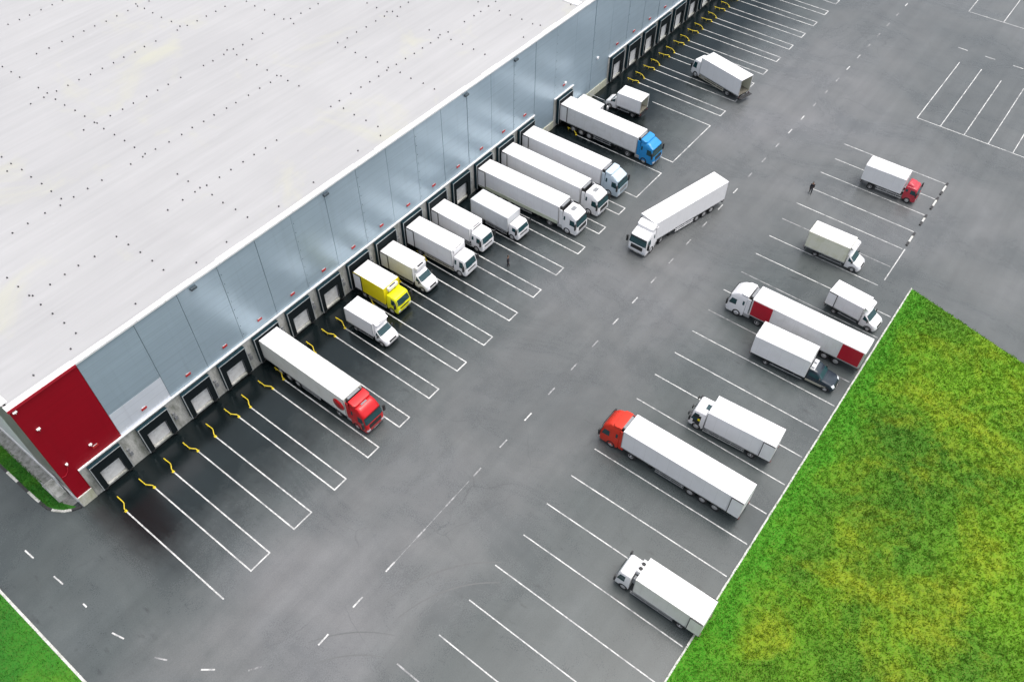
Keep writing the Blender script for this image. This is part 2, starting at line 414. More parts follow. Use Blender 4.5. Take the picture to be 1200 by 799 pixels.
# small-car bays at the far right
ln.rect(108.5, 108.62, -80, -39.35, Z1)
for k in range(10):
    yy = -39.4 - 3.3 * k
    ln.rect(108.6, 127.0 if k < 2 else 125.7, yy - .06, yy + .06, Z1)
for k in range(8): ln.rect(131.05, 131.2, -39.3 - 4.2 * k, -37.8 - 4.2 * k, Z1)
ln.rect(143.4, 143.52, -75, -35.45, Z1)
for k in range(8):
    yy = -35.5 - 5.65 * k; ln.rect(143.5, 160, yy - .06, yy + .06, Z1)
struct(ln.build('painted_markings', M['line'])); struct(wn.build('worn_markings', M['worn']))
# tyre marks
tm = MB()
def curve_mark(c, r, a0, a1, w=.22, off=1.9):
    for rr in (r, r + off):
        n = 16; vs = []; fs = []
        for k in range(n + 1):
            a = R(a0 + (a1 - a0) * k / n); wob = w * (.5 + .5 * math.sin(PI * k / n)) / 2
            for q in (-wob, wob): vs.append((c[0] + (rr + q) * math.cos(a), c[1] + (rr + q) * math.sin(a), .0025))
        for k in range(n): fs.append((2 * k, 2 * k + 1, 2 * k + 3, 2 * k + 2))
        tm.add(vs, fs)
curve_mark((8, -42), 12, 35, 80, .16); curve_mark((-2, -36), 10, 25, 60, .12)
struct(tm.build('tyre_marks', M['tyremark']))

# kerbs
kb = MB()
x = 9.0
while x < 74.6:
    kb.box(x, x + .985, -50.93 + random.uniform(-.01, .01), -50.76 + random.uniform(-.012, .012), -.05, .11 + random.uniform(-.01, .01)); x += 1.0
# kerb beside the angled edge of the grass field
E0 = Vector((74.95, -50.85)); E1 = Vector((64.0, -96.0))
d = (E1 - E0); n_ = int(d.length); d.normalize()
struct(kb.build('kerb', M['kerbwhite'], bevel=.015))
lk = MB(); dk = MB()
path = [(-2.32, 60), (-2.3, 8.5), (-2.25, 4.2), (-2.15, 2.6), (-1.9, 1.8), (-1.45, 1.1), (-.9, .62), (-.1, .25)]
fine = []
for (a, b_) in zip(path[:-1], path[1:]):
    L_ = math.hypot(b_[0] - a[0], b_[1] - a[1]); n = max(1, int(L_ / .25))
    for k in range(n): fine.append((a[0] + (b_[0] - a[0]) * k / n, a[1] + (b_[1] - a[1]) * k / n))
fine.append(path[-1])
run = 0.0
for a, b_ in zip(fine[:-1], fine[1:]):
    dd = Vector(b_) - Vector(a); L_ = dd.length; ang = math.atan2(dd.y, dd.x)
    mm = Matrix.Translation((a[0], a[1], 0)) @ Matrix.Rotation(ang, 4, 'Z')
    (lk if (run % 3.4) < 1.7 else dk).box(0, L_ + .01, -.16, .08, -.05, .13, mm); run += L_
struct(lk.build('kerb_white_lengths', M['kerbwhite'])); struct(dk.build('kerb_dark_lengths', M['kerbblack']))
kk = MB(); y = 20.0
while y > -60:
    kk.box(-9.34, -9.12, y - .985, y, -.05, .10); y -= 1.0
struct(kk.build('kerb_by_lawn', M['kerbwhite'], bevel=.015))

# grass field on a low bank
def field(name, inside, x0, x1, y0, y1, step, hfun, mat):
    nx = int((x1 - x0) / step) + 1; ny = int((y1 - y0) / step) + 1
    vs = []; fs = []
    for i in range(nx):
        for j in range(ny):
            px, py = inside(i / (nx - 1), j / (ny - 1)); vs.append((px, py, hfun(px, py)))
    for i in range(nx - 1):
        for j in range(ny - 1): fs.append((i * ny + j, (i + 1) * ny + j, (i + 1) * ny + j + 1, i * ny + j + 1))
    m = MB(); m.add(vs, fs, True); return struct(m.build(name, mat))
def hash2(px, py):
    return math.sin(px * 1.7 + 3.1 * math.sin(py * .9)) * math.cos(py * 1.3 + 2.0 * math.sin(px * .7))
def edge_x(yy):     # right-hand edge of the field
    return 74.95 - (abs(yy + 50.9)) * .262
def fh(px, py):
    d1 = -51.0 - py; d2 = (edge_x(py) - px) * .967
    dd = max(0, min(d1, d2 * .95))
    return .07 + 1.7 * (1 - math.exp(-dd / 6.0)) + min(1, dd / 2) * (.10 * hash2(px, py) + .05 * hash2(px * 3.1, py * 2.7))
def fin(u, v):
    yy = -51.0 - v ** 1.0 * 45; xe = edge_x(yy) - .05
    return (xe - u * (xe + 12), yy + .08)
field('grass_field', fin, 0, 90, 0, 45, .55, fh, M['grass'])
field('lawn', lambda u, v: (-9.34 - u * 30, 20 - 80 * v), 0, 30, 0, 80, 2, lambda px, py: .06, M['lawn'])
vm = MB()
vsl = []
for (px, py) in fine: vsl.append((px + .05, py))
vs = []; fs = []
for px, py in fine:
    vs += [(px + .06, py, .09), (min(-1.1 + max(0, (2.0 - py)) * .45, -.02), max(py, .34), .10)]
for k in range(len(fine) - 1): fs.append((2 * k, 2 * k + 2, 2 * k + 3, 2 * k + 1))
vm.add(vs, fs); struct(vm.build('lawn_strip', M['lawn']))
pm = MB(); pm.box(-1.15, -.06, .9, 62, -.05, .085); struct(pm.build('gravel_path', M['path']))

def tufts(name, pts, mat, hmin, hmax, wid, label, zf):
    n = len(pts); k = 3
    V = np.zeros((n * k * 3, 3), np.float32)
    a = rng.uniform(0, 2 * PI, (n, k)); h = rng.uniform(hmin, hmax, (n, k)); lean = rng.uniform(.2, .9, (n, k)) * h
    ox = rng.normal(0, wid * .8, (n, k)); oy = rng.normal(0, wid * .8, (n, k))
    z = np.array([zf(p[0], p[1]) for p in pts])[:, None] - .03
    bx = pts[:, 0][:, None] + ox; by = pts[:, 1][:, None] + oy
    ca, sa = np.cos(a), np.sin(a); la = a + rng.uniform(-1, 1, (n, k)) + PI / 2
    w = rng.uniform(.5, 1.2, (n, k)) * wid * .5
    T = np.zeros((n, k, 3, 3), np.float32)
    T[..., 0, 0] = bx - ca * w; T[..., 0, 1] = by - sa * w; T[..., 0, 2] = z
    T[..., 1, 0] = bx + ca * w; T[..., 1, 1] = by + sa * w; T[..., 1, 2] = z
    T[..., 2, 0] = bx + np.cos(la) * lean; T[..., 2, 1] = by + np.sin(la) * lean; T[..., 2, 2] = z + h
    V = T.reshape(-1, 3); nf = n * k
    me = bpy.data.meshes.new(name)
    me.vertices.add(len(V)); me.vertices.foreach_set('co', V.ravel())
    me.loops.add(nf * 3); me.loops.foreach_set('vertex_index', np.arange(nf * 3, dtype=np.int32))
    me.polygons.add(nf); me.polygons.foreach_set('loop_start', np.arange(0, nf * 3, 3, dtype=np.int32))
    try: me.polygons.foreach_set('loop_total', np.full(nf, 3, np.int32))
    except Exception: pass
    me.update(); me.validate(); me.materials.append(mat)
    o = bpy.data.objects.new(name, me); COL.objects.link(o)
    tag(o, label, 'grass', kind='stuff'); return o
P = rng.uniform((8, -92), (75.2, -50.9), (150000, 2))
P = P[P[:, 0] < 74.9 - np.abs(P[:, 1] + 50.9) * .262]
P = P[P[:, 1] < -50.93]
tufts('rough_grass', P, M['grass'], .05, .24, .11, 'rough green and yellow grass covering the bank beside the parking bays', fh)
P = rng.uniform((-25, -25), (-9.4, 8), (26000, 2))
tufts('lawn_grass', P, M['lawn'], .04, .16, .10, 'mown green lawn in the bottom left corner beyond the road', lambda a, b_: .06)
P = rng.uniform((-2.25, .4), (-1.0, 30), (9000, 2))
P = P[~((P[:, 1] < 3.0) & (P[:, 0] < -2.2 + (3.0 - P[:, 1]) * .5))]
tufts('verge_grass', P, M['lawn'], .04, .15, .08, 'narrow green grass verge along the side of the warehouse', lambda a, b_: .09)

# ------------------------------------------------------------------ the warehouse
ROOF = 15.2; BOT = 4.6; XEND = 185.0; YB = 90.0; FY = .12
W = empty('warehouse', (0, 0, 0), 0, 'long blue grey warehouse with a red corner block and a row of loading docks', 'building')
def part(mb, name, mat, parent=W, **k): return mb.build(name, mat, parent, **k)
# cladding panels
seams = [6.03, 11.62] + [11.62 + 4.5 * k for k in range(1, 39)]
fp = MB(); bk = MB()
def low_at(x0, x1):
    xm = (x0 + x1) / 2
    return BOT
for x0, x1 in zip(seams[:-1], seams[1:]):
    t0, t1 = random.uniform(-.02, .02), random.uniform(-.02, .02)
    z0 = BOT if x0 > 7 else 7.75
    vs = [(x, FY + (t0 if x == x0 + .02 else t1) + (0 if z == z0 else random.uniform(-.02, .02)) + dy, z) for dy in (0, .2) for x in (x0 + .02, x1 - .02) for z in (z0, ROOF)]
    fp.add(vs, [(0, 2, 3, 1), (4, 5, 7, 6), (0, 4, 6, 2), (1, 3, 7, 5), (0, 1, 5, 4), (2, 6, 7, 3)])
# cladding that runs down to the plinth between the two rows of docks
for x0, x1 in ((70.1, 74.62), (79.1, 83.6), (83.64, 88.1)):
    fp.box(x0 + .02, x1 - .02, FY, FY + .2, 1.15, BOT - .01)
part(fp, 'wall_panels', M['facade'])
bk.box(.3, XEND, FY + .19, FY + .6, 1.0, ROOF - .1); part(bk, 'wall_joints', M['seam'])
rp = MB(); rp.box(0, 1.42, FY, FY + .25, 1.45, BOT); rp.box(0, 6.01, FY, FY + .25, BOT, ROOF); part(rp, 'red_wall', M['facadered'])
lp = MB(); lp.box(6.05, 11.60, FY, FY + .22, BOT, 7.73); part(lp, 'pale_panel', M['facadelight'])
# snow-guard bolts down every other seam
sb0 = None
for i, xs in enumerate(seams[3:26:2]):
    for k in range(8):
        if sb0 is None:
            sb = MB(); sb.box(.15, .21, FY - .03, FY, 0, .07); sb0 = o = part(sb, 'seam_bolt', M['seam'])
        else: o = sb0.copy(); COL.objects.link(o); o.parent = W
        o.location = (xs, 0, 5.4 + 1.2 * k)
sw = MB(); sw.box(0, .3, FY + .25, 6.28, 1.5, ROOF); part(sw, 'side_wall', M['facadeside']); sw = MB(); sw.box(0, .3, 6.3, YB, 1.2, ROOF); part(sw, 'pale_side_wall', M['trim'])
sp = MB(); sp.box(-.06, .3, .9, YB, 0, 1.15); sp.box(-.04, .34, FY, .9, 0, 1.42); part(sp, 'side_plinth', M['trim'])
bw = MB(); bw.box(0, XEND, YB, YB + .3, 0, ROOF); bw.box(XEND, XEND + .3, FY, YB, 0, ROOF); part(bw, 'rear_wall', M['facade'])
# concrete base wall
cw = MB(); cw.box(1.42, 70.1, .06, .9, 0, BOT - .1); cw.box(74.62, 79.1, .06, .9, 0, BOT - .1); cw.box(88.1, XEND, .06, .9, 0, BOT - .1)
part(cw, 'base_wall', M['concrete'])
pl = MB(); pl.box(.0, 1.42, .02, .85, 0, 1.42); pl.box(70.1, 74.62, 0, .85, 0, 1.12); pl.box(79.1, 88.1, 0, .85, 0, 1.12)
part(pl, 'plinth', M['plinth'])
tr = MB(); tr.box(1.42, 70.1, -.10, .10, BOT - .1, BOT + .02); tr.box(74.62, 79.1, -.10, .10, BOT - .1, BOT + .02); tr.box(88.1, XEND, -.10, .10, BOT - .1, BOT + .02)
tr.box(-.05, 1.47, FY - .06, FY, 1.40, 1.47); tr.box(1.42, 1.50, FY - .05, FY + .0, 1.47, BOT - .1)
part(tr, 'ledge_trim', M['trim'])
# roof
rf = MB(); rf.box(.1, XEND + .2, .45, YB + .2, ROOF - .12, ROOF)
roof = part(rf, 'roof', M['membrane'])
pr = MB()
x = 0.0
while x < XEND:
    n = min(3.0, XEND - x)
    pr.box(x + (.0 if x else -.08), x + n - .012, FY - .10, 0.62 + random.uniform(-.08, .10), ROOF - .10, ROOF + .15); x += n
pr.box(80.2, 81.3, 1.0, YB, ROOF - .05, ROOF + .10); pr.box(128, 129.1, 1.0, YB, ROOF - .05, ROOF + .10)
pr.box(-.08, .5, 1.0, YB, ROOF - .10, ROOF + .10)
pr.build('parapet', M['trim'], roof, bevel=.03)
rpar = MB(); rpar.box(-.1, 6.0, FY - .13, FY - .10, ROOF - .18, ROOF + .10); rpar.build('red_flashing', M['crimson'], roof)
# roof vents
def vent_bm(s):
    m = MB(); m.lathe_y([(s, 0), (s, .10), (s * .6, .14)], (0, 0, 0), 8)
    m.v = [(a, -c, b_) for a, b_, c in m.v]; return m
vpos = []
def run_row(along_x, c, s0, s1, steps):
    q = s0 + random.uniform(0, 1.5); on = True; left = random.randint(4, 9)
    while q < s1:
        if left <= 0:
            on = not on; left = random.randint(6, 14) if on else random.randint(1, 5)
        p = (q + random.uniform(-.1, .1), c + random.uniform(-.08, .08)) if along_x else (c + random.uniform(-.08, .08), q)
        if on: vpos.append(p)
        q += random.choice(steps); left -= 1
for ya in [18.75 + 8.85 * k for k in range(-1, 5)]: run_row(True, ya, 8, 110, (1.5, 1.5, 1.55, 1.7))
run_row(True, 1.8, 2, 110, (3.5, 4.5, 6.5))
for xb in [8.1, 17.4, 26.8, 45.3, 54.5, 63.8, 73.0]: run_row(False, xb, 2.5, 62, (1.75, 1.8, 1.8))
vis = [p for p in vpos if p[0] < 82 and p[0] > .5 and p[1] < 62]
vis.sort(key=lambda p: (p[0] + 5.5) ** 2 + (p[1] + 53.8) ** 2)
v0 = None
for i, p in enumerate(vis[:100]):
    if v0 is None: v0 = vent_bm(.078).build('roof_vent', M['vent'], roof); o = v0
    else: o = v0.copy(); COL.objects.link(o); o.parent = roof
    o.location = (p[0], p[1], ROOF)
rest = MB()
for p in vis[100:]:
    b_ = vent_bm(.078); rest.add([(a + p[0], c + p[1], d_ + ROOF) for a, c, d_ in b_.v], b_.f, True)
tag(rest.build('roof_vents', M['vent'], roof), kind='stuff')

# loading docks
dock_x = [3.75, 8.95, 14.0] + [18.48 + 4.5 * k for k in range(12)] + [76.85] + [90.15 + 4.49 * k for k in range(16)]
M['shelter'] = plain('dark_shelter_fabric', (.010, .030, .040), .6, 0, .3)
M['shelterrim'] = plain('shelter_edge', (.42, .45, .46), .45, .3)
M['door'] = paint('white_dock_door', (.66, .67, .67), .5, .5, (.3, .3, .28), 1.6)
M['curtain'] = plain('black_curtain', (.008, .012, .014), .75, 0, .4)
for k_ in ('shelter', 'curtain'): M[k_].node_tree.nodes['Principled BSDF'].inputs['Specular IOR Level'].default_value = .12
M['signred'] = plain('red_sign', (.42, .02, .02), .5); M['signwhite'] = plain('white_sign', (.7, .7, .7), .5)
def make_dock():
    s = MB(); D = -.42
    s.box(-1.66, 1.66, D, -.03, 4.20, 4.28)                 # hood
    s.box(-1.66, -1.58, D, -.03, .60, 4.20); s.box(1.58, 1.66, D, -.03, .60, 4.20)
    sh = s.build('dock_shelter', M['shelter'], W)
    e = MB(); e.box(-1.67, 1.67, D - .03, D, 4.21, 4.29); e.box(-1.67, -1.59, D - .03, D, .58, 4.21); e.box(1.59, 1.67, D - .03, D, .58, 4.21)
    e.box(-1.20, -1.10, -.10, .03, .70, 3.2); e.box(1.10, 1.20, -.10, .03, .70, 3.2)
    e.build('shelter_edge', M['shelterrim'], sh)
    c = MB(); c.box(-1.58, 1.58, D + .03, D + .09, 2.98, 4.19); c.box(-1.58, -1.06, D + .02, D + .08, .62, 2.98); c.box(1.06, 1.58, D + .02, D + .08, .62, 2.98)
    c.box(-1.57, 1.57, -.028, .055, .62, 4.18)
    c.build('curtain', M['curtain'], sh)
    d_ = MB()
    for k in range(6): d_.box(-1.02, 1.02, -.085, -.03, .80 + .50 * k, .80 + .50 * (k + 1) - .012)
    d_.build('dock_door', M['door'], sh)
    l = MB(); l.box(-1.05, 1.05, -.26, -.03, .52, .76); l.box(-.98, .98, -.34, -.26, .62, .74); l.build('dock_leveller', M['concrete'], sh)
    for q0 in (-1.45, 1.15):
        b_ = MB(); b_.box(q0, q0 + .30, -.30, .055, .25, .60); b_.build('dock_bumper', M['rubber'], sh)
    g_ = MB(); g_.box(-.28, .28, FY - .09, FY - .03, 5.58, 5.82); sg = g_.build('dock_sign', M['signred'], sh)
    h_ = MB(); h_.box(-.20, .20, FY - .06, FY - .03, 5.83, 5.89); h_.build('sign_lamp', M['signwhite'], sh)
    q = MB(); q.box(2.0, 2.32, -.06, .055, 1.6, 2.1); q.box(1.95, 2.2, -.10, .055, 2.4, 2.7); q.build('control_box', M['plastic'], sh)
    return sh
dock0 = make_dock()
for i, xd in enumerate(dock_x):
    o = dock0 if i == 0 else copy_tree(dock0, W)
    o.location = (xd, 0, 0)
# lamps and pipes on the red corner
for (lx, lz, w_) in ((.95, 11.75, .32), (3.45, 6.35, .28), (1.0, 6.2, .22), (.35, 14.8, .35)):
    m = MB(); m.box(lx - w_ / 2, lx + w_ / 2, FY - .22, FY, lz - .05, lz + .05); m.box(lx - .03, lx + .03, FY - .28, FY - .22, lz - .12, lz + .03)
    m.build('wall_lamp', M['trim'], W, bevel=.02)
m = MB(); m.tube([(1.0, FY - .06, 6.1), (.75, FY - .06, 5.3), (.4, FY - .06, 5.0), (.1, FY - .06, 5.1)], .03); m.build('wall_cable', M['crimson'], W)
for lx in (77.1, 85.0):
    m = MB(); m.box(lx - .2, lx + .2, FY - .2, FY, 5.75, 6.05); m.build('wall_lamp', M['trim'], W, bevel=.03)
for lx in (17.9, 34.4, 56.6, 66.0):
    m = MB(); m.box(lx - .45, lx + .2, FY - .3, FY, 14.55, 14.8); m.build('floodlight', M['seam'], W, bevel=.03)

# steps and landing at the corner
t = empty('stair_landing', (-.6, 3.2, 0), 0, 'grey concrete landing with a metal railing at the side of the warehouse', 'steps')
m = MB(); m.box(-.58, .46, -1.1, .9, .0, .82); m.box(-.58, .46, .92, 1.3, 0, .55); m.box(-.58, .46, 1.31, 1.7, 0, .28); m.build('landing', M['concrete'], t, bevel=.02)
m = MB(); m.tube([(-.52, -1.05, .8), (-.52, -1.05, 1.7), (-.52, .85, 1.7), (-.52, 1.7, 1.1), (-.52, 1.7, .2)], .03); m.tube([(-.52, .85, .8), (-.52, .85, 1.7)], .03)
m.build('railing', M['alu'], t)
m = MB(); m.box(.40, .455, -.7, .3, .83, 2.9)
m.build('door', M['trim'], t)
# stair enclosure beside the dock of the blue lorry
t = empty('stair_enclosure', (81.0, -1.5, 0), 0, 'small pale grey walled stair enclosure against the wall beside the blue lorry', 'stair')
m = MB(); m.box(-1.1, .9, -2.0, 1.45, 0, 1.35); m.build('wall', M['trim'], t, bevel=.02)
m = MB(); m.add([(-1.2, -2.1, 1.36), (1.0, -2.1, 1.36), (1.0, 1.48, 1.55), (-1.2, 1.48, 1.55), (-1.2, -2.1, 1.46), (1.0, -2.1, 1.46), (1.0, 1.48, 1.68), (-1.2, 1.48, 1.68)], [(0, 3, 2, 1), (4, 5, 6, 7), (0, 1, 5, 4), (1, 2, 6, 5), (2, 3, 7, 6), (3, 0, 4, 7)])
m.build('roof', M['trim'], t)
m = MB(); m.tube([(.95, -2.0, .1), (.95, -2.0, 2.1), (.95, 1.3, 2.1)], .03); m.build('railing', M['alu'], t)
m = MB(); m.lathe_y([(.16, 0), (.16, .55), (.10, .68)], (0, 0, 0), 12); m.v = [(a, -c, b_) for a, b_, c in m.v]
o = m.build('bollard', M['trim'], None); o.location = (82.9, -3.6, 0); tag(o, 'short white bollard standing beside the grey stair enclosure', 'bollard')

# wheel guides
def make_guide(sgn):
    m = MB()
    m.tube([(-.36 * sgn, 1.60, .0), (-.36 * sgn, 1.60, .27)], .05, 8); m.tube([(-.36 * sgn, 1.76, .28), (-.36 * sgn, .80, .28), (-.30 * sgn, .62, .28), (-.03 * sgn, .20, .26), (0, .08, .2), (0, .02, .0)], .054, 8)
    m.box(-.12, .12, -.1, .14, 0, .03); m.tube([(-.36 * sgn, .85, 0), (-.36 * sgn, .85, .28)], .045, 8)
    return smooth(m.build('wheel_guide', M['steelyellow']), 50)
GA = make_guide(1); GB = make_guide(-1); firstA, firstB = True, True
docks_named = {3: 'of the dock holding the red cabbed lorry', 4: 'of the first empty dock right of the red docked lorry', 5: 'of the dock the white van is parked at', 6: 'of the dock holding the yellow truck', 7: 'of the dock with the refrigerated van right of the yellow truck',
               8: 'of the dock with the larger white truck three docks right of the yellow one'}
ordn = ['first', 'second', 'third', 'fourth', 'fifth', 'sixth', 'seventh', 'eighth', 'ninth', 'tenth', 'eleventh', 'twelfth', 'thirteenth', 'fourteenth', 'fifteenth', 'sixteenth']
rails = [(2.1, 'B', 'first yellow wheel guide from the red corner, standing alone before the first pair')]
for i, (a, b_) in enumerate(zip(dockA, dockB)):
    if i < 13:
        rails.append((a, 'A', 'yellow wheel guide, left one of the %s pair from the red corner' % ordn[i]))
        rails.append((b_, 'B', 'yellow wheel guide, right one of the %s pair from the red corner' % ordn[i]))
rails.append((dockA[13], 'A', 'yellow wheel guide on the left of the pale blue cabbed lorry'))
rails.append((75.35, 'B', 'yellow wheel guide on bare ground left of the blue lorry'))
for i, a in enumerate(farA):
    rails.append((a, 'A', 'left yellow wheel guide, %s pair right of the open backed van' % ordn[i]))
    rails.append((a + 1.51, 'B', 'right yellow wheel guide, %s pair right of the open backed van' % ordn[i]))
for x, k, lab in rails:
    src = GA if k == 'A' else GB
    if k == 'A' and firstA: o = src; firstA = False
    elif k == 'B' and firstB: o = src; firstB = False
    else: o = src.copy(); COL.objects.link(o)
    o.location = (x, -3.45, 0); o.rotation_euler.z = random.uniform(-.03, .03); tag(o, lab, 'wheel guide', 'yellow wheel guides in front of the docks')

# painted parking kerbs
for (y0, y1, x0, x1, lab) in [(0, 0, 93.7, 96.6, 'topmost of the four black and white painted kerb stones'), (0, 0, 90.1, 93.0, 'second from the top of the four black and white painted kerb stones'),
                              (0, 0, 86.3, 88.7, 'third from the top of the four black and white painted kerb stones'), (0, 0, 81.7, 84.5, 'lowest of the four black and white painted kerb stones, joining the thin line')]:
    xm = (x0 + x1) / 2; L_ = x1 - x0
    t = empty('kerb_stone', (xm, -47.75, 0), 0, lab, 'kerb stone', 'painted kerb stones at the end of the bays')
    m = MB(); m.box(-L_ / 2 + .75, L_ / 2 - .75, -.12, .12, 0, .15); m.build('white_middle', M['kerbwhite'], t, bevel=.03)
    m = MB(); m.box(-L_ / 2, -L_ / 2 + .74, -.12, .12, 0, .15); m.build('black_end', M['kerbblack'], t, bevel=.03)
    m = MB(); m.box(L_ / 2 - .74, L_ / 2, -.12, .12, 0, .15); m.build('black_end', M['kerbblack'], t, bevel=.03)

# ------------------------------------------------------------------ vehicles
WH = {}
def wheel(parent, x, y, r=.5, w=.30, dual=False, M4=None):
    """tyre mesh with a rim child; y is the outer face"""
    s = 1 if y > 0 else -1
    key = (r, w, dual, s)
    if M4 is not None:
        p = M4 @ Vector((x, y, 0)); rz = M4.to_euler().z
    else: p = Vector((x, y, 0)); rz = 0
    if key in WH:
        t0, r0 = WH[key]
        t = t0.copy(); COL.objects.link(t); t.parent = parent; q = r0.copy(); COL.objects.link(q); q.parent = t
    else:
        ww = w * (2.1 if dual else 1)
        m = MB(); m.lathe_y([(r * .55, -s * ww), (r * .93, -s * ww), (r, -s * ww * .9), (r, -s * .05), (r * .94, 0), (r * .62, 0), (r * .58, -s * .05)], (0, 0, 0), 22)
        t = m.build('wheel', M['rubber'], parent)
        k = MB(); k.lathe_y([(r * .585, -s * .06), (r * .585, -s * .01), (r * .50, -s * .015), (r * .40, -s * (.14 if dual else .03)), (r * .22, -s * (.15 if dual else .02)), (r * .2, s * .01), (r * .14, s * .03)], (0, 0, 0), 18)
        q = k.build('rim', M['rim'], t); WH[key] = (t, q)
    t.location = (p.x, p.y, r); t.rotation_euler = (0, 0, rz)
    return t
def lerp_levels(lv, z):
    for a, b_ in zip(lv[:-1], lv[1:]):
        if a[0] <= z <= b_[0]:
            k = (z - a[0]) / max(1e-6, b_[0] - a[0]); return [a[i] + (b_[i] - a[i]) * k for i in range(6)]
    return lv[-1] if z > lv[-1][0] else lv[0]
def front_patch(lv, za, zb, frac0, frac1, off=.012, nz=4, ny=10, thick=.02):
    """panel that follows the front of a lofted cab between heights za and zb"""
    m = MB(); top = []; bot = []
    for i in range(nz + 1):
        z = za + (zb - za) * i / nz; _, xr, xf, hw, rf, rr = lerp_levels(lv, z)
        for j in range(ny + 1):
            y = (frac0 + (frac1 - frac0) * j / ny) * hw; e = max(0, abs(y) - (hw - rf))
            x = xf - rf + math.sqrt(max(0, rf * rf - e * e)); ny_ = (e / rf if rf else 0) * (1 if y > 0 else -1)
            top.append((x + off, y + off * ny_, z + off * .4)); bot.append((x + off - thick, y + (off - thick) * ny_, z))
    n = ny + 1; fs = []
    N = len(top)
    for i in range(nz):
        for j in range(ny):
            q = (i * n + j, i * n + j + 1, (i + 1) * n + j + 1, (i + 1) * n + j); fs.append(q); fs.append(tuple(N + k for k in q[::-1]))
    rim = [j for j in range(n)] + [i * n + ny for i in range(1, nz + 1)] + [nz * n + j for j in range(ny - 1, -1, -1)] + [i * n for i in range(nz - 1, 0, -1)]
    for a, b_ in zip(rim, rim[1:] + rim[:1]): fs.append((a, N + a, N + b_, b_))
    m.add(top + bot, fs); return m
def side_patch(lv, pts, s, off=.012, thick=.02):
    """side window or panel from (x, z) corners on side s"""
    m = MB(); o = []; n = len(pts)
    for d_ in (off, off - thick):
        for x, z in pts: o.append((x, s * (lerp_levels(lv, z)[3] + d_), z))
    m.add(o, [tuple(range(n)), tuple(range(n, 2 * n))[::-1]] + [(i, n + i, n + (i + 1) % n, (i + 1) % n) for i in range(n)]); return m
def mirrors(cab, xf, hw, z, long_=.45, back=0.0):
    for s in (-1, 1):
        m = MB(); m.tube([(xf - .25 - back, s * (hw - .02), z + .25), (xf - .12 - back, s * (hw + .22), z + .25)], .025, 6); m.box(xf - .22 - back, xf - .06 - back, s * (hw + .12) if s > 0 else s * (hw + .36), s * (hw + .36) if s > 0 else s * (hw + .12), z - long_, z + .28)
        m.build('mirror', M['black'], cab, bevel=.03)

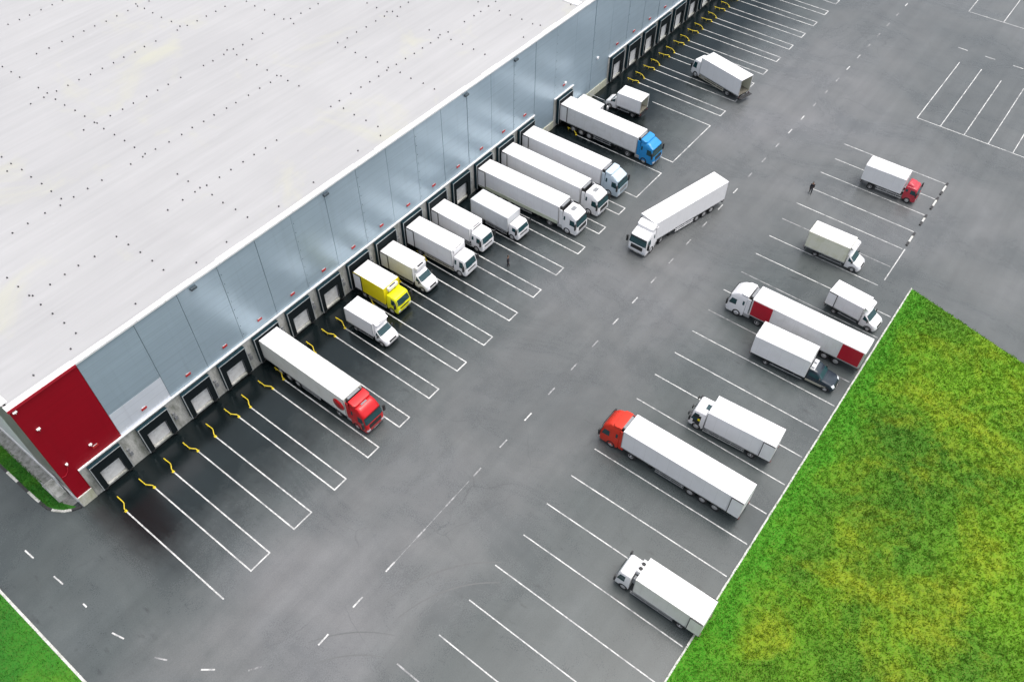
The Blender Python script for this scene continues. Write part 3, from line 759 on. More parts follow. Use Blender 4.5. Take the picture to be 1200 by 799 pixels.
def cargo_box(root, L, Wd, zt, zb, mat, roofmat=None, open_rear=False, doors=None, ribs=0, rails=True, tilt=False, front_dark=False):
    hw = Wd / 2
    if open_rear:
        m = MB(); t_ = .06
        m.box(-L / 2, L / 2, hw - t_, hw, zb, zt - t_); m.box(-L / 2, L / 2, -hw, -hw + t_, zb, zt - t_); m.box(-L / 2, L / 2, -hw, hw, zt - t_ + .001, zt); m.box(L / 2 - t_, L / 2, -hw + t_, hw - t_, zb, zt - t_)
        b_ = m.build('cargo_box', mat, root)
        k = MB(); k.box(-L / 2 + .01, L / 2 - t_ - .005, -hw + t_ + .002, hw - t_ - .002, zb + .02, zb + .10); k.build('cargo_floor', M['cargo'], b_)
        k = MB(); k.box(-L / 2 + .05, L / 2 - t_ - .003, hw - t_ - .02, hw - t_ - .004, zb + .11, zt - t_ - .02); k.box(-L / 2 + .05, L / 2 - t_ - .003, -hw + t_ + .004, -hw + t_ + .02, zb + .11, zt - t_ - .02); k.box(L / 2 - t_ - .03, L / 2 - t_ - .005, -hw + t_ + .03, hw - t_ - .03, zb + .11, zt - t_ - .02)
        k.build('lining', M['inner'], b_)
    elif tilt:
        m = MB(); z1 = zt - .16
        m.loft([(zb, -L / 2, L / 2, hw, .04, .04), (z1, -L / 2, L / 2, hw, .04, .04), (zt - .05, -L / 2 + .03, L / 2 - .03, hw - .16, .04, .04), (zt, -L / 2 + .06, L / 2 - .06, hw - .45, .04, .04)])
        b_ = m.build('cargo_box', mat, root)
    else:
        m = MB(); m.box(-L / 2, L / 2, -hw, hw, zb, zt); b_ = m.build('cargo_box', mat, root, bevel=.045)
    if roofmat is not None:
        k = MB(); k.box(-L / 2 + .03, L / 2 - .03, -hw + .03, hw - .03, zt - .02, zt + .012); k.build('roof_sheet', roofmat, b_)
    if ribs:
        k = MB()
        for i in range(ribs):
            xx = -L / 2 + L * (i + .5) / ribs; k.box(xx - .03, xx + .03, -hw + .05, hw - .05, zt + .001, zt + .028)
        k.build('roof_ribs', roofmat or mat, b_)
    if rails and not tilt:
        k = MB()
        for s in (-1, 1):
            a, c = sorted((s * (hw - .015), s * (hw + .018)))
            k.box(-L / 2, L / 2, a, c, zb - .04, zb + .09)
            for xx in (-L / 2, L / 2 - .06): k.box(xx, xx + .06, a, c, zb + .09, zt - .05)
        k.build('edge_rails', M['alu'] if mat != M['yellow'] else M['yellow'], b_)
    if doors:
        for s in (-1, 1):
            a, c = sorted((s * (hw + .03), s * (hw + .085)))
            k = MB(); k.box(-L / 2 + .02, -L / 2 + doors, a, c, zb + .06, zt - .1); dr = k.build('rear_door', mat if mat != M['yellow'] else M['white'], b_, bevel=.015)
            a, c = sorted((s * (hw + .02), s * (hw + .092)))
            e = MB(); x0, x1 = -L / 2, -L / 2 + doors + .02; z0, z1 = zb + .04, zt - .08
            e.box(x1 - .04, x1 + .03, a, c, z0, z1); e.box(x0, x1, a, c, z1 - .03, z1 + .03); e.box(x0, x1, a, c, z0 - .02, z0 + .02)
            e.build('door_seal', M['black'], dr)
    elif not open_rear:
        k = MB(); k.box(-L / 2 - .03, -L / 2 - .002, -hw + .06, -.01, zb + .05, zt - .08); k.box(-L / 2 - .03, -L / 2 - .002, .01, hw - .06, zb + .05, zt - .08)
        dr = k.build('rear_door', mat, b_)
        e = MB()
        for yy in (-.5, -.18, .18, .5): e.tube([(-L / 2 - .05, yy, zb + .1), (-L / 2 - .05, yy, zt - .15)], .018, 6)
        e.build('lock_rods', M['alu'], dr)
    return b_
def fridge(b_, L, zt, w=1.7, h=.75, d=.42, dual=False, mat=None):
    m = MB(); m.box(L / 2 + .002, L / 2 + d, -w / 2, w / 2, zt - h - .08, zt - .10)
    f = m.build('fridge_unit', mat or M['white'], b_, bevel=.06)
    k = MB(); k.box(L / 2 + d * .3, L / 2 + d - .06, -w * .30, w * .30, zt - .105, zt - .092)
    if dual: k.box(L / 2 + d - .01, L / 2 + d + .012, -w * .36, w * .36, zt - .38, zt - .22)
    k.build('fan_grille', M['black'], f)
    return f
def chassis(root, x0, x1, zb, hw=.42):
    m = MB()
    for s in (-1, 1):
        a, c = sorted((s * hw, s * (hw + .10))); m.box(x0, x1, a, c, zb - .34, zb - .06)
    n = max(2, int((x1 - x0) / 1.5))
    for i in range(n + 1):
        xx = x0 + .1 + (x1 - x0 - .2) * i / n; m.box(xx - .05, xx + .05, -hw, hw, zb - .30, zb - .12)
    m.box(x0 - .05, x0 + .06, -1.05, 1.05, .42, .56)      # under-run bar
    for s in (-1, 1): m.box(x0, x0 + .08, s * .7 - .04, s * .7 + .04, .56, zb - .06)
    return m.build('chassis', M['chassis'], root)
def tail_lights(root, x, hw, z):
    for s in (-1, 1):
        m = MB(); a, c = sorted((s * (hw - .4), s * (hw - .08))); m.box(x - .05, x, a, c, z, z + .14); m.build('tail_light', M['redlens'], root)
def side_guard(root, x0, x1, hw, mat=None, z=(.45, .75)):
    for s in (-1, 1):
        m = MB(); a, c = sorted((s * (hw - .05), s * (hw - .01)))
        for zz in z: m.box(x0, x1, a, c, zz, zz + .12)
        for xx in np.arange(x0 + .2, x1, 1.2): m.box(xx, xx + .06, *sorted((s * (hw - .10), s * (hw - .055))), z[0], z[-1] + .25)
        m.build('side_guard', mat or M['alu'], root)

def cabover(root, xr, nose, hw, mat, top=2.6, glassbig=False, loc=(0, 0, 0), rz=0.0):
    xf = nose
    lv = [(.42, xr + .1, xf - .06, hw - .03, .12, .03), (.62, xr, xf, hw, .16, .04), (1.15, xr, xf, hw, .18, .04), (1.48, xr, xf - .03, hw, .18, .05), (top - .25, xr, xf - .26, hw - .07, .18, .06), (top - .08, xr + .02, xf - .36, hw - .12, .20, .08), (top, xr + .12, xf - .58, hw - .24, .2, .12)]
    m = MB(); m.loft(lv, 4); cab = smooth(m.build('cab', mat, root, loc=loc, rz=rz), 28)
    front_patch(lv, 1.50, top - .30, -.93, .93).build('windscreen', M['glass'], cab)
    for s in (-1, 1):
        side_patch(lv, [(xf - .95, 1.45), (xf - .22, 1.42), (xf - .30, 1.75), (xf - .46, top - .36), (xf - .95, top - .36)], s).build('side_window', M['glass'], cab)
        m = side_patch(lv, [(xf - .99, .62), (xf - .965, .62), (xf - .965, top - .3), (xf - .99, top - .3)], s, .006); m.build('door_gap', M['black'], cab)
        front_patch(lv, .66, .86, s * .60, s * .90).build('headlight', M['lens'], cab)
    front_patch(lv, .98, 1.16, -.62, .62).build('grille', M['black'], cab)
    front_patch(lv, .44, .60, -.92, .92, .05).build('bumper', M['plastic'] if mat != M['cabwhite'] else M['white'], cab)
    front_patch(lv, .47, .57, -.22, .22, .062).build('number_plate', M['plate'], cab)
    front_patch(lv, 1.475, 1.505, -.6, .1, .03).build('wiper', M['black'], cab)
    mirrors(cab, xf, hw, 1.85)
    if xr < nose - 1.62:
        for s in (-1, 1): side_patch(lv, [(xr + .15, 1.6), (xr + .42, 1.6), (xr + .42, top - .4), (xr + .15, top - .4)], s).build('rear_quarter_window', M['glass'], cab)
    return cab, lv

def rigid(name, label, x, y, th, L, Wd, zt, nose, boxmat, cabmat, zb=1.06, roofmat=None, doors=None, fridge_=None, open_rear=False, ribs=0, guard=None, wheel_r=.45, cabtop=2.6, group='trucks in the lorry park', tilt=False, cabhw=None, gap=.10, cat='truck'):
    root = empty(name, (x, y, 0), th, label, cat, group)
    b_ = cargo_box(root, L, Wd, zt, zb, boxmat, roofmat, open_rear, doors, ribs, tilt=tilt)
    if fridge_: fridge(b_, L, zt, **fridge_)
    hw = cabhw or min(Wd / 2 - .06, 1.12)
    cab, lv = cabover(root, L / 2 + gap, L / 2 + nose, hw, cabmat, cabtop)
    chassis(root, -L / 2 + .1, L / 2 + nose - .3, zb)
    fx = L / 2 + nose - .95; rx = -L / 2 + L * .27
    for s in (-1, 1):
        wheel(root, fx, s * (hw + .02), wheel_r, .26); wheel(root, rx, s * (Wd / 2 - .06), wheel_r, .26, True)
        m = MB(); a, c = sorted((s * (Wd / 2 - .32), s * (Wd / 2 - .04)))
        for k in range(7):
            a0 = R(20 + 20 * k); a1 = R(40 + 20 * k)
        m.box(rx - .6, rx + .6, a, c, zb - .10, zb - .06); m.build('mudguard', M['black'], root)
    side_guard(root, rx + .7, fx - .75, Wd / 2, guard)
    m = MB(); m.box(fx - 1.75, fx - .95, .52, Wd / 2 - .14, .48, .92); m.build('fuel_tank', M['alu'], root, bevel=.08)
    m = MB(); m.box(fx - 1.5, fx - .95, -Wd / 2 + .14, -.52, .5, .9); m.build('battery_box', M['black'], root, bevel=.04)
    tail_lights(root, -L / 2 - .02, Wd / 2, .75)
    return root, cab, lv, b_

def vancab(root, xr, nose, hw, mat, top=2.15, bonnet=.80, screen=.80, fairing=None, zbox=3.0, hwbox=1.1):
    xf = nose; xb = xf - bonnet; xs = xb - screen
    lv = [(.30, xr, xf - .12, hw - .06, .18, .03), (.42, xr, xf, hw - .02, .28, .04), (.72, xr, xf + .02, hw, .30, .04), (.98, xr, xf - .12, hw, .34, .04), (1.14, xr, xf - .34, hw, .36, .05), (1.28, xr, xb + .08, hw, .30, .05), (1.36, xr, xb - .06, hw - .01, .26, .05), (top - .22, xr, xs + .16, hw - .12, .24, .06), (top - .08, xr, xs - .06, hw - .17, .24, .08), (top, xr + .06, xs - .34, hw - .3, .2, .12)]
    m = MB(); m.loft(lv, 5); cab = smooth(m.build('cab', mat, root), 32)
    front_patch(lv, 1.40, top - .26, -.92, .92).build('windscreen', M['glass'], cab)
    for s in (-1, 1):
        side_patch(lv, [(xr + .22, 1.32), (xb - .12, 1.26), (xb - .34, 1.52), (xs + .02, top - .34), (xr + .22, top - .34)], s).build('side_window', M['glass'], cab)
        side_patch(lv, [(xr + .14, .45), (xr + .16, .45), (xr + .16, top - .3), (xr + .14, top - .3)], s, .006).build('door_gap', M['black'], cab)
        front_patch(lv, .86, 1.10, s * .58, s * .93).build('headlight', M['lens'], cab)
        m = MB(); a, c = sorted((s * (hw + .03), s * (hw + .26))); m.box(xb - .38, xb - .24, a, c, 1.32, 1.62); m.build('mirror', M['black'], cab, bevel=.04)
    front_patch(lv, .74, .92, -.52, .52).build('grille', M['black'], cab)
    front_patch(lv, .36, .56, -.90, .90, .035).build('bumper', M['plastic'], cab)
    front_patch(lv, .58, .68, -.26, .26, .04).build('number_plate', M['plate'], cab)
    if fairing:
        m = MB(); m.loft([(top - .06, xr - .0, xs - .10, hw - .18, .25, .03), ((top + zbox) / 2, xr - .0, xs - .30, hw - .10, .28, .03), (zbox - .14, xr, xr + .55, hw - .06, .25, .03), (zbox - .05, xr, xr + .25, hw - .10, .15, .03)], 5)
        f = smooth(m.build('wind_deflector', fairing, cab), 40)
        k = MB(); k.box(xr + .35, xr + .50, -.55, .55, zbox - .16, zbox - .10); k.build('deflector_slot', M['plastic'], f)
    return cab, lv
def van(name, label, x, y, th, L, Wd, zt, nose, boxmat, cabmat, zb=.98, fairing=None, fridge_=None, doors=None, open_rear=False, roofmat=None, cabhw=1.0, group='vans in the lorry park', bonnet=.80, screen=.80, top=2.15, tilt=False, cat='van', ribs=0):
    root = empty(name, (x, y, 0), th, label, cat, group)
    b_ = cargo_box(root, L, Wd, zt, zb, boxmat, roofmat, open_rear, doors, ribs, tilt=tilt)
    if fridge_: fridge(b_, L, zt, **fridge_)
    cab, lv = vancab(root, L / 2 + .04 - (.55 if nose < 1.95 and fridge_ is None and not fairing else 0) * 0, L / 2 + nose, cabhw, cabmat, top, bonnet, screen, fairing, zt, Wd / 2)
    chassis(root, -L / 2 + .1, L / 2 + nose - .5, zb, .36)
    fx = L / 2 + nose - .82; rx = -L / 2 + L * .30
    for s in (-1, 1):
        wheel(root, fx, s * (cabhw + .01), .35, .22); wheel(root, rx, s * (Wd / 2 - .10), .35, .20, True)
        m = MB(); a, c = sorted((s * (cabhw - .05), s * (cabhw + .012))); n = 10
        for k in range(n):
            a0, a1 = R(180 * k / n), R(180 * (k + 1) / n)
            vs = []
            for yy in (a, c):
                for rr, aa in ((.38, a0), (.46, a0), (.46, a1), (.38, a1)): vs.append((fx + rr * math.cos(aa), yy, .36 + rr * math.sin(aa)))
            m.add(vs, [(0, 1, 2, 3), (7, 6, 5, 4), (0, 4, 5, 1), (1, 5, 6, 2), (2, 6, 7, 3), (3, 7, 4, 0)])
        m.build('wheel_arch', M['black'], root)
    side_guard(root, rx + .5, L / 2 - .2, Wd / 2, M['plastic'], (.5,))
    tail_lights(root, -L / 2 - .02, Wd / 2, .70)
    return root, cab, lv, b_

def semi(name, label, x, y, th, L, Wd, zt, nose, boxmat, cabmat, zb=1.10, ribs=0, roofmat=None, doors=1.15, artic=0.0, top=3.35, deflector=True, guard=None, refrigerated=True, sidemark=None, fairmat=None, hatch=True, skirt=None, group='articulated lorries'):
    root = empty(name, (x, y, 0), th, label, 'lorry', group)
    b_ = cargo_box(root, L, Wd, zt, zb, boxmat, roofmat, False, doors, ribs)
    hw = Wd / 2
    if refrigerated:
        m = MB(); m.box(L / 2 + .002, L / 2 + .36, -.95, .95, zt - 1.75, zt - .10); f = m.build('fridge_unit', M['black'], b_, bevel=.06)
        k = MB(); k.box(L / 2 + .03, L / 2 + .33, -.80, .80, zt - .11, zt - .085); k.build('fan_grille', M['plastic'], f)
    # trailer running gear
    m = MB()
    for s in (-1, 1): m.box(-L / 2 + .2, L / 2 - .4, s * .5 - .06, s * .5 + .06, zb - .45, zb - .05)
    for i in range(10): xx = -L / 2 + .6 + (L - 1.4) * i / 9; m.box(xx - .04, xx + .04, -hw + .1, hw - .1, zb - .14, zb - .05)
    m.box(-L / 2, -L / 2 + .12, -1.1, 1.1, .45, .60)
    for s in (-1, 1): m.box(-L / 2 + .02, -L / 2 + .10, s * .8 - .04, s * .8 + .04, .6, zb - .05)
    m.build('trailer_frame', M['chassis'], root)
    for i in range(3):
        xx = -L / 2 + 2.3 + 1.31 * i
        for s in (-1, 1): wheel(root, xx, s * (hw - .03), .5, .36)
        a = MB(); a.tube([(xx, -hw + .3, .5), (xx, hw - .3, .5)], .08); a.build('axle', M['chassis'], root)
    for s in (-1, 1):
        m = MB(); yy = s * .8; m.box(L / 2 - 3.3, L / 2 - 3.15, yy - .07, yy + .07, .06, zb - .05); m.box(L / 2 - 3.42, L / 2 - 3.03, yy - .14, yy + .14, 0.01, .06); m.build('landing_leg', M['chassis'], root)
    side_guard(root, -L / 2 + 5.6, L / 2 - 3.9, hw, guard)
    if skirt is not None:
        for s in (-1, 1):
            m = MB(); m.box(-L / 2 + .1, L / 2 - .1, *sorted((s * (hw + .002), s * (hw + .03))), zb - .22, zb + .25); m.build('side_skirt', skirt, b_)
    m = MB(); m.box(-L / 2 + 5.8, -L / 2 + 6.9, -hw + .2, -hw + .75, .45, .95); m.build('pallet_box', M['black'], root, bevel=.03)
    tail_lights(root, -L / 2 - .02, hw, .72)
    if sidemark:
        for x0, x1 in sidemark:
            for s in (-1, 1):
                m = MB(); m.box(x0, x1, *sorted((s * (hw + .005), s * (hw + .03))), zb + .12, zt - .12); m.build('red_panel', M['crimson'], b_)
    # tractor, in coordinates about the king pin
    kx = L / 2 - 1.2; kn = 1.2 + nose; xf = kn; xr = kn - 2.2; ch = 1.22
    T4 = Matrix.Translation((kx, 0, 0)) @ Matrix.Rotation(artic, 4, 'Z')
    lv = [(.32, xr + .3, xf - .10, ch - .05, .22, .04), (.50, xr + .05, xf, ch, .26, .04), (1.10, xr, xf + .02, ch, .26, .05), (1.62, xr, xf - .02, ch, .26, .06), (2.50, xr, xf - .24, ch - .06, .26, .08), (2.66, xr, xf - .26, ch - .07, .28, .08), (top - .30, xr, xf - .62, ch - .10, .34, .10), (top - .08, xr + .02, xf - .86, ch - .18, .34, .14), (top, xr + .14, xf - 1.15, ch - .34, .3, .2)]
    m = MB(); m.loft(lv, 5); cab = smooth(m.build('cab', cabmat, root, loc=(kx, 0, 0), rz=artic), 30)
    front_patch(lv, 1.66, 2.46, -.94, .94, nz=5, ny=14).build('windscreen', M['glass'], cab)
    front_patch(lv, 2.50, 2.62, -.90, .90, .10, nz=2, ny=12, thick=.03).build('sun_visor', M['black'], cab)
    for s in (-1, 1):
        side_patch(lv, [(xf - 1.12, 1.62), (xf - .30, 1.58), (xf - .38, 1.9), (xf - .52, 2.36), (xf - 1.12, 2.36)], s).build('side_window', M['glass'], cab)
        side_patch(lv, [(xr + .18, 2.0), (xr + .40, 2.0), (xr + .40, 2.55), (xr + .18, 2.55)], s).build('bunk_window', M['glass'], cab)
        side_patch(lv, [(xf - 1.20, .62), (xf - 1.18, .62), (xf - 1.18, 2.45), (xf - 1.20, 2.45)], s, .006).build('door_gap', M['black'], cab)
        front_patch(lv, .62, .86, s * .62, s * .96).build('headlight', M['lens'], cab)
    front_patch(lv, .94, 1.50, -.66, .66, .015, nz=4, ny=8).build('grille', M['black'] if cabmat != M['bluegrey'] else M['plastic'], cab)
    front_patch(lv, .34, .56, -.92, .92, .03).build('bumper', M['plastic'], cab)
    front_patch(lv, .42, .53, -.24, .24, .045).build('number_plate', M['plate'], cab)
    mirrors(cab, xf, ch, 2.0, .55)
    if hatch:
        m = MB(); m.box(xf - 1.62, xf - 1.12, -.38, .38, top - .03, top + .05); m.build('roof_hatch', M['plastic'], cab, bevel=.02)
    if deflector:
        m = MB(); m.loft([(top - .20, xr + .02, xf - 1.2, ch - .16, .35, .02), (top + (zt - top) * .5, xr - .02, xr + .85, ch - .10, .30, .02), (max(zt - .08, top + .1), xr - .05, xr + .30, ch - .14, .14, .02)], 5)
        smooth(m.build('roof_deflector', cabmat, cab), 40)
    fm = fairmat or cabmat
    for s in (-1, 1):
        m = MB(); a, c = sorted((s * (ch - .10), s * (ch - .03))); m.box(xr - .45, xr - .02, a, c, 1.0, min(zt - .35, top + .15)); m.build('side_fairing', fm, cab, bevel=.02)
    m = MB()
    for s in (-1, 1): m.box(-1.1, xf - .5, s * .42 - .05, s * .42 + .05, .62, .90)
    m.box(-.55, .55, -.5, .5, .90, 1.04); m.box(-1.15, -1.0, -1.1, 1.1, .55, .75)
    m.build('tractor_frame', M['chassis'], root, loc=(kx, 0, 0), rz=artic)
    for s in (-1, 1):
        wheel(root, xf - 1.42, s * (ch + .01), .5, .32, False, T4); wheel(root, .0, s * (ch + .01), .5, .30, True, T4)
        m = MB(); m.box(1.0, xf - 2.15, *sorted((s * (.55), s * (ch - .06))), .42, .98); m.build('fuel_tank', fm if fairmat else M['alu'], root, bevel=.12, loc=(kx, 0, 0), rz=artic)
        m = MB(); m.box(-.62, .62, *sorted((s * (ch - .62), s * (ch + .01))), 1.02, 1.05); m.build('mudguard', M['black'], root, loc=(kx, 0, 0), rz=artic)
    return root, cab, lv, b_

D90 = R(-90)
# row at the docks
r, c, lv, b_ = semi('articulated_lorry', 'red cabbed lorry with ribbed white trailer roof backed into a dock', 23.02, -6.55, R(-90.2), 12.2, 2.48, 3.83, 2.75, M['beigeside'], M['red'], ribs=11, roofmat=M['white'], doors=None, top=3.4, refrigerated=True, hatch=True)
m = MB(); m.lathe_y([(.75, -.03), (.75, .0), (.74, .01)], (6.1 - .85, -1.255, 2.4), 24); m.build('round_emblem', M['red'], b_)
van('box_van', 'white box van with sloping cab fairing parked away from the dock beside the yellow truck', 32.02, -5.45, R(-88.4), 4.03, 2.22, 3.05, 1.78, M['white'], M['cabwhite'], fairing=M['white'])
rigid('box_truck', 'yellow box truck with white roof backed into a dock', 36.38, -3.0, R(-89), 4.55, 2.44, 3.44, 1.72, M['yellow'], M['yellowcab'], roofmat=M['white'], doors=1.1, fridge_=dict(w=1.5, h=.5, d=.35), cabtop=2.55)
van('refrigerated_van', 'white refrigerated van backed into the dock next to the yellow truck', 40.77, -2.98, R(-88.4), 4.8, 2.28, 3.18, 1.95, M['white2'], M['cabwhite'], doors=1.1, fridge_=dict(w=1.6, h=.5, d=.4), roofmat=M['white'])
rigid('refrigerated_truck', 'long white refrigerated truck with one dark vent slot, docked right of the refrigerated van', 45.42, -3.9, R(-88.6), 6.8, 2.44, 3.58, 1.9, M['white'], M['cabwhite'], doors=1.1, fridge_=dict(w=1.9, h=.6, d=.16), guard=M['sand'], cabtop=2.65, wheel_r=.48)
rigid('refrigerated_truck', 'white truck with two dark vent slots above its cab, docked beside the grey roofed truck', 49.94, -3.3, R(-90), 5.95, 2.44, 3.1, 1.9, M['white'], M['cabwhite'], doors=1.1, fridge_=dict(w=1.9, h=.6, d=.2, dual=True), cabtop=2.5, zb=1.08)
rigid('box_truck', 'white truck with a grey ribbed box roof standing clear of an empty dock', 54.21, -5.84, R(-90.7), 5.78, 2.42, 3.14, 1.55, M['greyroof'], M['cabwhite'], ribs=8, roofmat=M['greyroof'], cabtop=2.3, zb=1.0)
semi('articulated_lorry', 'white docked lorry with a pale green band along its trailer foot', 59.05, -6.45, R(-88.6), 12.3, 2.44, 3.63, 2.75, M['white'], M['cabwhite'], skirt=M['rail'], top=3.25, deflector=False)
semi('articulated_lorry', 'white lorry with plain white trailer docked between two other long lorries', 63.75, -6.35, R(-89.6), 12.5, 2.44, 3.45, 2.85, M['white'], M['cabwhite'], top=3.2, deflector=False)
semi('articulated_lorry', 'lorry with pale blue grey cab and white trailer, docked', 68.3, -6.4, R(-89.2), 12.5, 2.44, 3.5, 2.75, M['white'], M['bluegrey'], top=3.2, deflector=True, hatch=False)
semi('articulated_lorry', 'bright blue cabbed lorry with white trailer standing apart at a dock', 76.78, -6.6, R(-90.1), 12.4, 2.44, 3.56, 2.7, M['white2'], M['blue'], top=3.15, deflector=True, hatch=False, roofmat=M['white'])
van('box_van', 'white box van with open empty rear facing the warehouse wall', 84.63, -6.5, R(92.4), 3.85, 2.32, 3.0, 1.9, M['white'], M['cabwhite'], open_rear=True)
r, c, lv, b_ = rigid('box_truck', 'white box truck with open rear turned at an angle across the bay lines', 98.14, -13.95, R(76.2), 7.6, 2.46, 3.56, 1.7, M['white'], M['cabwhite'], open_rear=True, cabtop=2.7, wheel_r=.48, guard=M['sand'])
m = MB(); m.box(-4.35, -3.85, -1.2, 1.2, .72, .80); m.box(-3.9, -3.8, -1.0, -.9, .5, 1.0); m.box(-3.9, -3.8, .9, 1.0, .5, 1.0); m.build('tail_lift', M['chassis'], r)
# the lorry driving through
semi('articulated_lorry', 'all white lorry driving along the road between the parking rows', 68.72, -23.86, R(166.1), 12.68, 2.48, 3.85, 2.45, M['white'], M['cabwhite'], artic=R(13), doors=None, top=3.2, refrigerated=True, hatch=False, guard=M['white'])
# row along the kerb
r, c, lv, b_ = rigid('curtain_side_truck', 'small red cabbed truck with white tarpaulin box in the farthest bay', 90.31, -41.15, R(-88.4), 5.15, 2.4, 3.42, 1.95, M['white'], M['rose'], tilt=True, cabtop=2.35, wheel_r=.42, gap=.25, cabhw=1.0)
m = MB(); m.loft([(2.28, 2.95, 4.0, .80, .3, .1), (2.5, 2.9, 3.75, .75, .3, .1), (2.66, 2.95, 3.4, .55, .25, .1)], 5); smooth(m.build('wind_deflector', M['rose'], c), 50)
van('box_van', 'white van with yellow stained cream box sides parked in a bay', 74.17, -40.6, R(-88.7), 5.0, 2.38, 3.28, 1.85, M['cream'], M['cabwhite'], fairing=M['white'], roofmat=M['white2'])
van('box_van', 'white box van parked beside the long lorry with red panels', 66.7, -46.05, R(-94), 4.13, 2.28, 2.92, 1.95, M['white'], M['cabwhite'], fairing=M['white'], doors=1.0)
semi('articulated_lorry', 'white lorry with a red panel at each end of its trailer side', 60.0, -44.25, R(90.8), 12.65, 2.48, 3.53, 2.75, M['white2'], M['cabwhite'], doors=None, top=3.35, sidemark=[(3.9, 6.15), (-6.2, -3.95)], roofmat=M['white'], hatch=False)
# bonneted dark truck
r, c, lv, b_ = van('bonneted_truck', 'dark navy bonneted truck with large white tarpaulin box parked against the red panelled lorry', 55.5, -43.55, R(-87.2), 6.05, 2.54, 3.68, 3.1, M['white'], M['navy'], tilt=True, cabhw=.98, bonnet=1.35, screen=.70, top=2.05, group='trucks in the lorry park', cat='truck')
for s in (-1, 1): side_patch(lv, [(3.1, .38), (5.0, .38), (5.3, .62), (5.3, .70), (3.1, .70)], s, .02).build('sill_cladding', M['sand'], c)
m = MB(); m.box(3.15, 3.6, -.8, .8, 2.02, 2.12); m.box(3.2, 3.5, -.6, -.3, 2.12, 2.3); m.box(3.2, 3.5, .2, .55, 2.12, 2.26); m.build('roof_rack', M['alu'], c)
# white truck with an open door
r, c, lv, b_ = rigid('box_truck', 'white box truck with big mirrors and dark open doorway, parked nose to the road', 43.84, -44.8, R(93.2), 6.96, 2.48, 3.56, 1.72, M['white'], M['cabwhite'], doors=1.15, cabtop=2.75, wheel_r=.48)
side_patch(lv, [(4.0, .95), (4.75, .95), (4.75, 2.1), (4.0, 2.2)], 1, .02).build('open_doorway', M['black'], c)
m = MB(); m.box(4.05, 4.3, 1.10, 1.16, 1.5, 1.75); m.build('yellow_seat_edge', M['yellow'], c)
m = MB(); m.box(3.62, 4.0, -.30, .35, 2.76, 2.80); m.build('roof_hatch', M['glass'], c)
m = MB()
for yy in (-1.0, .2, 1.0): m.tube([(4.9, yy, 2.2), (5.3, yy * 1.1, 2.15)], .03); m.box(5.25, 5.35, yy * 1.1 - .12, yy * 1.1 + .12, 1.8, 2.2)
m.build('front_mirror', M['black'], c)
semi('articulated_lorry', 'orange red cabbed lorry with plain white trailer parked in the bays', 36.72, -42.45, R(90.3), 12.6, 2.5, 3.77, 2.55, M['white'], M['orange'], doors=1.15, top=3.45, fairmat=M['orange'], hatch=False)
r, c, lv, b_ = rigid('box_truck', 'white truck with two round fans behind its cab, nearest the bottom of the picture', 25.05, -48.0, R(90.5), 6.4, 2.46, 3.38, 1.9, M['beigeside'], M['cabwhite'], roofmat=M['white'], doors=1.15, cabtop=2.6, gap=.45)
f = MB(); f.box(3.21, 3.62, -1.0, .30, 2.35, 3.0); f = f.build('fridge_unit', M['white'], b_, bevel=.05)
for yy in (-.55, -.05):
    k = MB(); k.lathe_y([(.17, 0), (.17, .03), (.10, .05)], (0, 0, 0), 16); k.v = [(a, -cc, bb) for a, bb, cc in k.v]; o = k.build('cooling_fan', M['black'], f); o.location = (3.42, yy, 3.0)
k = MB(); k.box(3.23, 3.55, .45, .85, 1.6, 2.5); k.build('air_filter', M['plastic'], b_, bevel=.04)

# ------------------------------------------------------------------ people
def skin_mesh(name, verts, edges, radii, mat, parent=None, levels=1, root=0):
    me = bpy.data.meshes.new(name + '_skeleton'); me.from_pydata(verts, edges, [])
    o = bpy.data.objects.new(name + '_tmp', me); COL.objects.link(o)
    md = o.modifiers.new('skin', 'SKIN'); sk = me.skin_vertices[0].data if me.skin_vertices else None
    if sk is None:
        bm = bmesh.new(); bm.from_mesh(me); bm.verts.layers.skin.verify(); bm.to_mesh(me); bm.free(); sk = me.skin_vertices[0].data
    for i, r in enumerate(radii): sk[i].radius = (r, r) if not isinstance(r, tuple) else r; sk[i].use_root = (i == root)
    s2 = o.modifiers.new('sub', 'SUBSURF'); s2.levels = levels; s2.render_levels = levels
    dg = bpy.context.evaluated_depsgraph_get(); ev = o.evaluated_get(dg)
    m2 = bpy.data.meshes.new_from_object(ev); m2.name = name
    bpy.data.objects.remove(o); bpy.data.meshes.remove(me)
    m2.materials.clear(); m2.materials.append(mat)
    for p in m2.polygons: p.use_smooth = True
    q = bpy.data.objects.new(name, m2); COL.objects.link(q)
    if parent: q.parent = parent
    return q
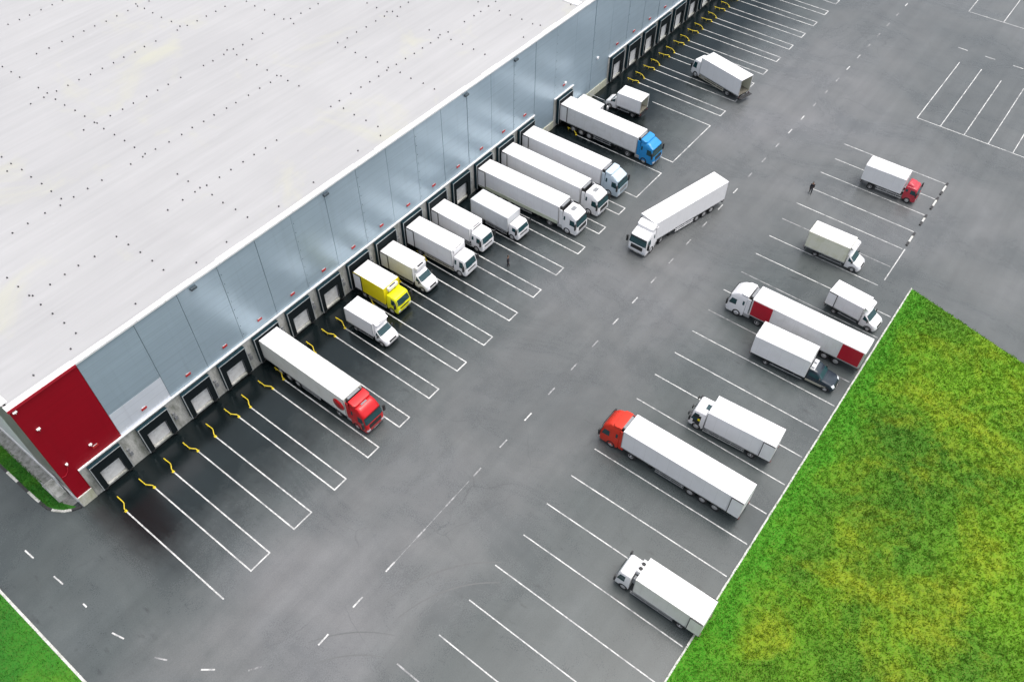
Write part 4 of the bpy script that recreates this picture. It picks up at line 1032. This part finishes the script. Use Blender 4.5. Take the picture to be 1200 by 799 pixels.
def person(x, y, rz, label, stride=.0, arm=.15):
    root = empty('person', (x, y, 0), rz, label, 'person')
    V = []; E_ = []; Rr = []
    def add(p, r, par=None):
        V.append(p); Rr.append(r)
        if par is not None: E_.append((par, len(V) - 1))
        return len(V) - 1
    pel = add((0, 0, .95), .125); ch = add((.0, 0, 1.20), .125, pel); sh = add((.01, 0, 1.40), .115, ch); nk = add((.02, 0, 1.52), .055, sh)
    jaw = add((.045, 0, 1.58), .062, nk); hd = add((.03, 0, 1.66), .092, jaw); add((.02, 0, 1.73), .070, hd)
    add((.135, 0, 1.645), .014, hd)
    J = {}
    for s in (-1, 1):
        hp = add((0, s * .09, .90), .085, pel); kn = add((s * stride * .45 + .03, s * .10, .50), .06, hp); an = add((s * stride * .9 - .02, s * .105, .10 + (.05 if s * stride < 0 else 0)), .045, kn)
        toe = add((s * stride * .9 + .16, s * .12, .045), .04, an)
        so = add((0, s * .17, 1.40), .065, sh); el = add((-s * arm * .6 - .03, s * .23, 1.13), .045, so); wr = add((-s * arm + .05, s * .25, .88), .03, el)
        pa = add((-s * arm + .07, s * .25, .80), .028, wr); J[s] = (hp, kn, an, toe, so, el, wr, pa)
        for k in range(4):
            a = add((-s * arm + .05 + .022 * k, s * (.25 + .004 * k), .745 - .004 * (k % 2)), .009, pa); add((-s * arm + .055 + .022 * k, s * .24, .70 + .006 * abs(k - 1.5)), .007, a)
        t1 = add((-s * arm + .115, s * .235, .80), .010, pa); add((-s * arm + .13, s * .23, .765), .008, t1)
    skin_mesh('body', V, E_, Rr, M['skin'], root)
    def sub(idx, name, mat, grow, cut=None):
        mp = {i: k for k, i in enumerate(idx)}
        vv = [V[i] for i in idx]; ee = [(mp[a], mp[b_]) for a, b_ in E_ if a in mp and b_ in mp]
        skin_mesh(name, vv, ee, [Rr[i] + grow for i in idx], mat, root)
    L_, R_ = J[-1], J[1]
    sub([pel, ch, sh, L_[4], L_[5], L_[6], R_[4], R_[5], R_[6]], 'jacket', M['jacket'], .035)
    sub([pel, L_[0], L_[1], L_[2], R_[0], R_[1], R_[2]], 'trousers', M['trousers'], .028)
    for q in (L_, R_):
        sub([q[2], q[3]], 'shoe', M['shoe'], .022)
    V2 = [(-.02, 0, 1.60), (-.015, 0, 1.68), (.0, 0, 1.75), (.075, 0, 1.755)]
    skin_mesh('hair', V2, [(0, 1), (1, 2), (2, 3)], [.09, .105, .09, .06], M['hair'], root)
    return root
person(83.75, -34.3, R(200), 'person in a black jacket walking with legs apart at the end of a bay line', stride=.22, arm=.15)
person(49.2, -11.7, R(-60), 'person in dark clothes standing between the dock lines in front of the docked trucks', stride=.08, arm=.05)

# ------------------------------------------------------------------ camera, sky, light
cam = bpy.data.cameras.new('camera'); cam.sensor_width = 36; cam.sensor_fit = 'HORIZONTAL'
co = bpy.data.objects.new('camera', cam); COL.objects.link(co)
co.matrix_world = Matrix(((0.609398, 0.604478, -0.51307, -5.4875), (-0.79284, 0.469708, -0.388303, -53.7922), (0.006272, 0.643413, 0.765493, 68.3576), (0, 0, 0, 1)))
cam.lens = 28.7627
cam.clip_start = 1; cam.clip_end = 5000
scene.camera = co

w = bpy.data.worlds.new('World'); scene.world = w; w.use_nodes = True
nt = w.node_tree; bg = nt.nodes['Background']
sky = nt.nodes.new('ShaderNodeTexSky'); sky.sky_type = 'NISHITA'; sky.sun_disc = False
SUN_EL, SUN_AZ = R(74), R(-48)      # direction towards the sun, azimuth measured from +x towards +y
sky.sun_elevation = SUN_EL; sky.sun_rotation = R(90) - SUN_AZ
sky.air_density = 1.0; sky.dust_density = 6.0; sky.ozone_density = 1.0
hs = nt.nodes.new('ShaderNodeHueSaturation'); hs.inputs['Saturation'].default_value = .45
nt.links.new(sky.outputs[0], hs.inputs['Color']); nt.links.new(hs.outputs[0], bg.inputs['Color'])
bg.inputs['Strength'].default_value = .15
sl = bpy.data.lights.new('sun', 'SUN'); sl.energy = 0.5; sl.angle = R(30); sl.color = (1.0, .97, .93)
so = bpy.data.objects.new('sun', sl); COL.objects.link(so)
dirv = Vector((math.cos(SUN_EL) * math.cos(SUN_AZ), math.cos(SUN_EL) * math.sin(SUN_AZ), math.sin(SUN_EL)))
so.rotation_euler = dirv.to_track_quat('Z', 'Y').to_euler(); so.location = (0, 0, 100)
vs_ = scene.view_settings; vs_.view_transform = 'Standard'; vs_.look = 'None'; vs_.gamma = 1; vs_.use_curve_mapping = False
vs_.exposure = .72
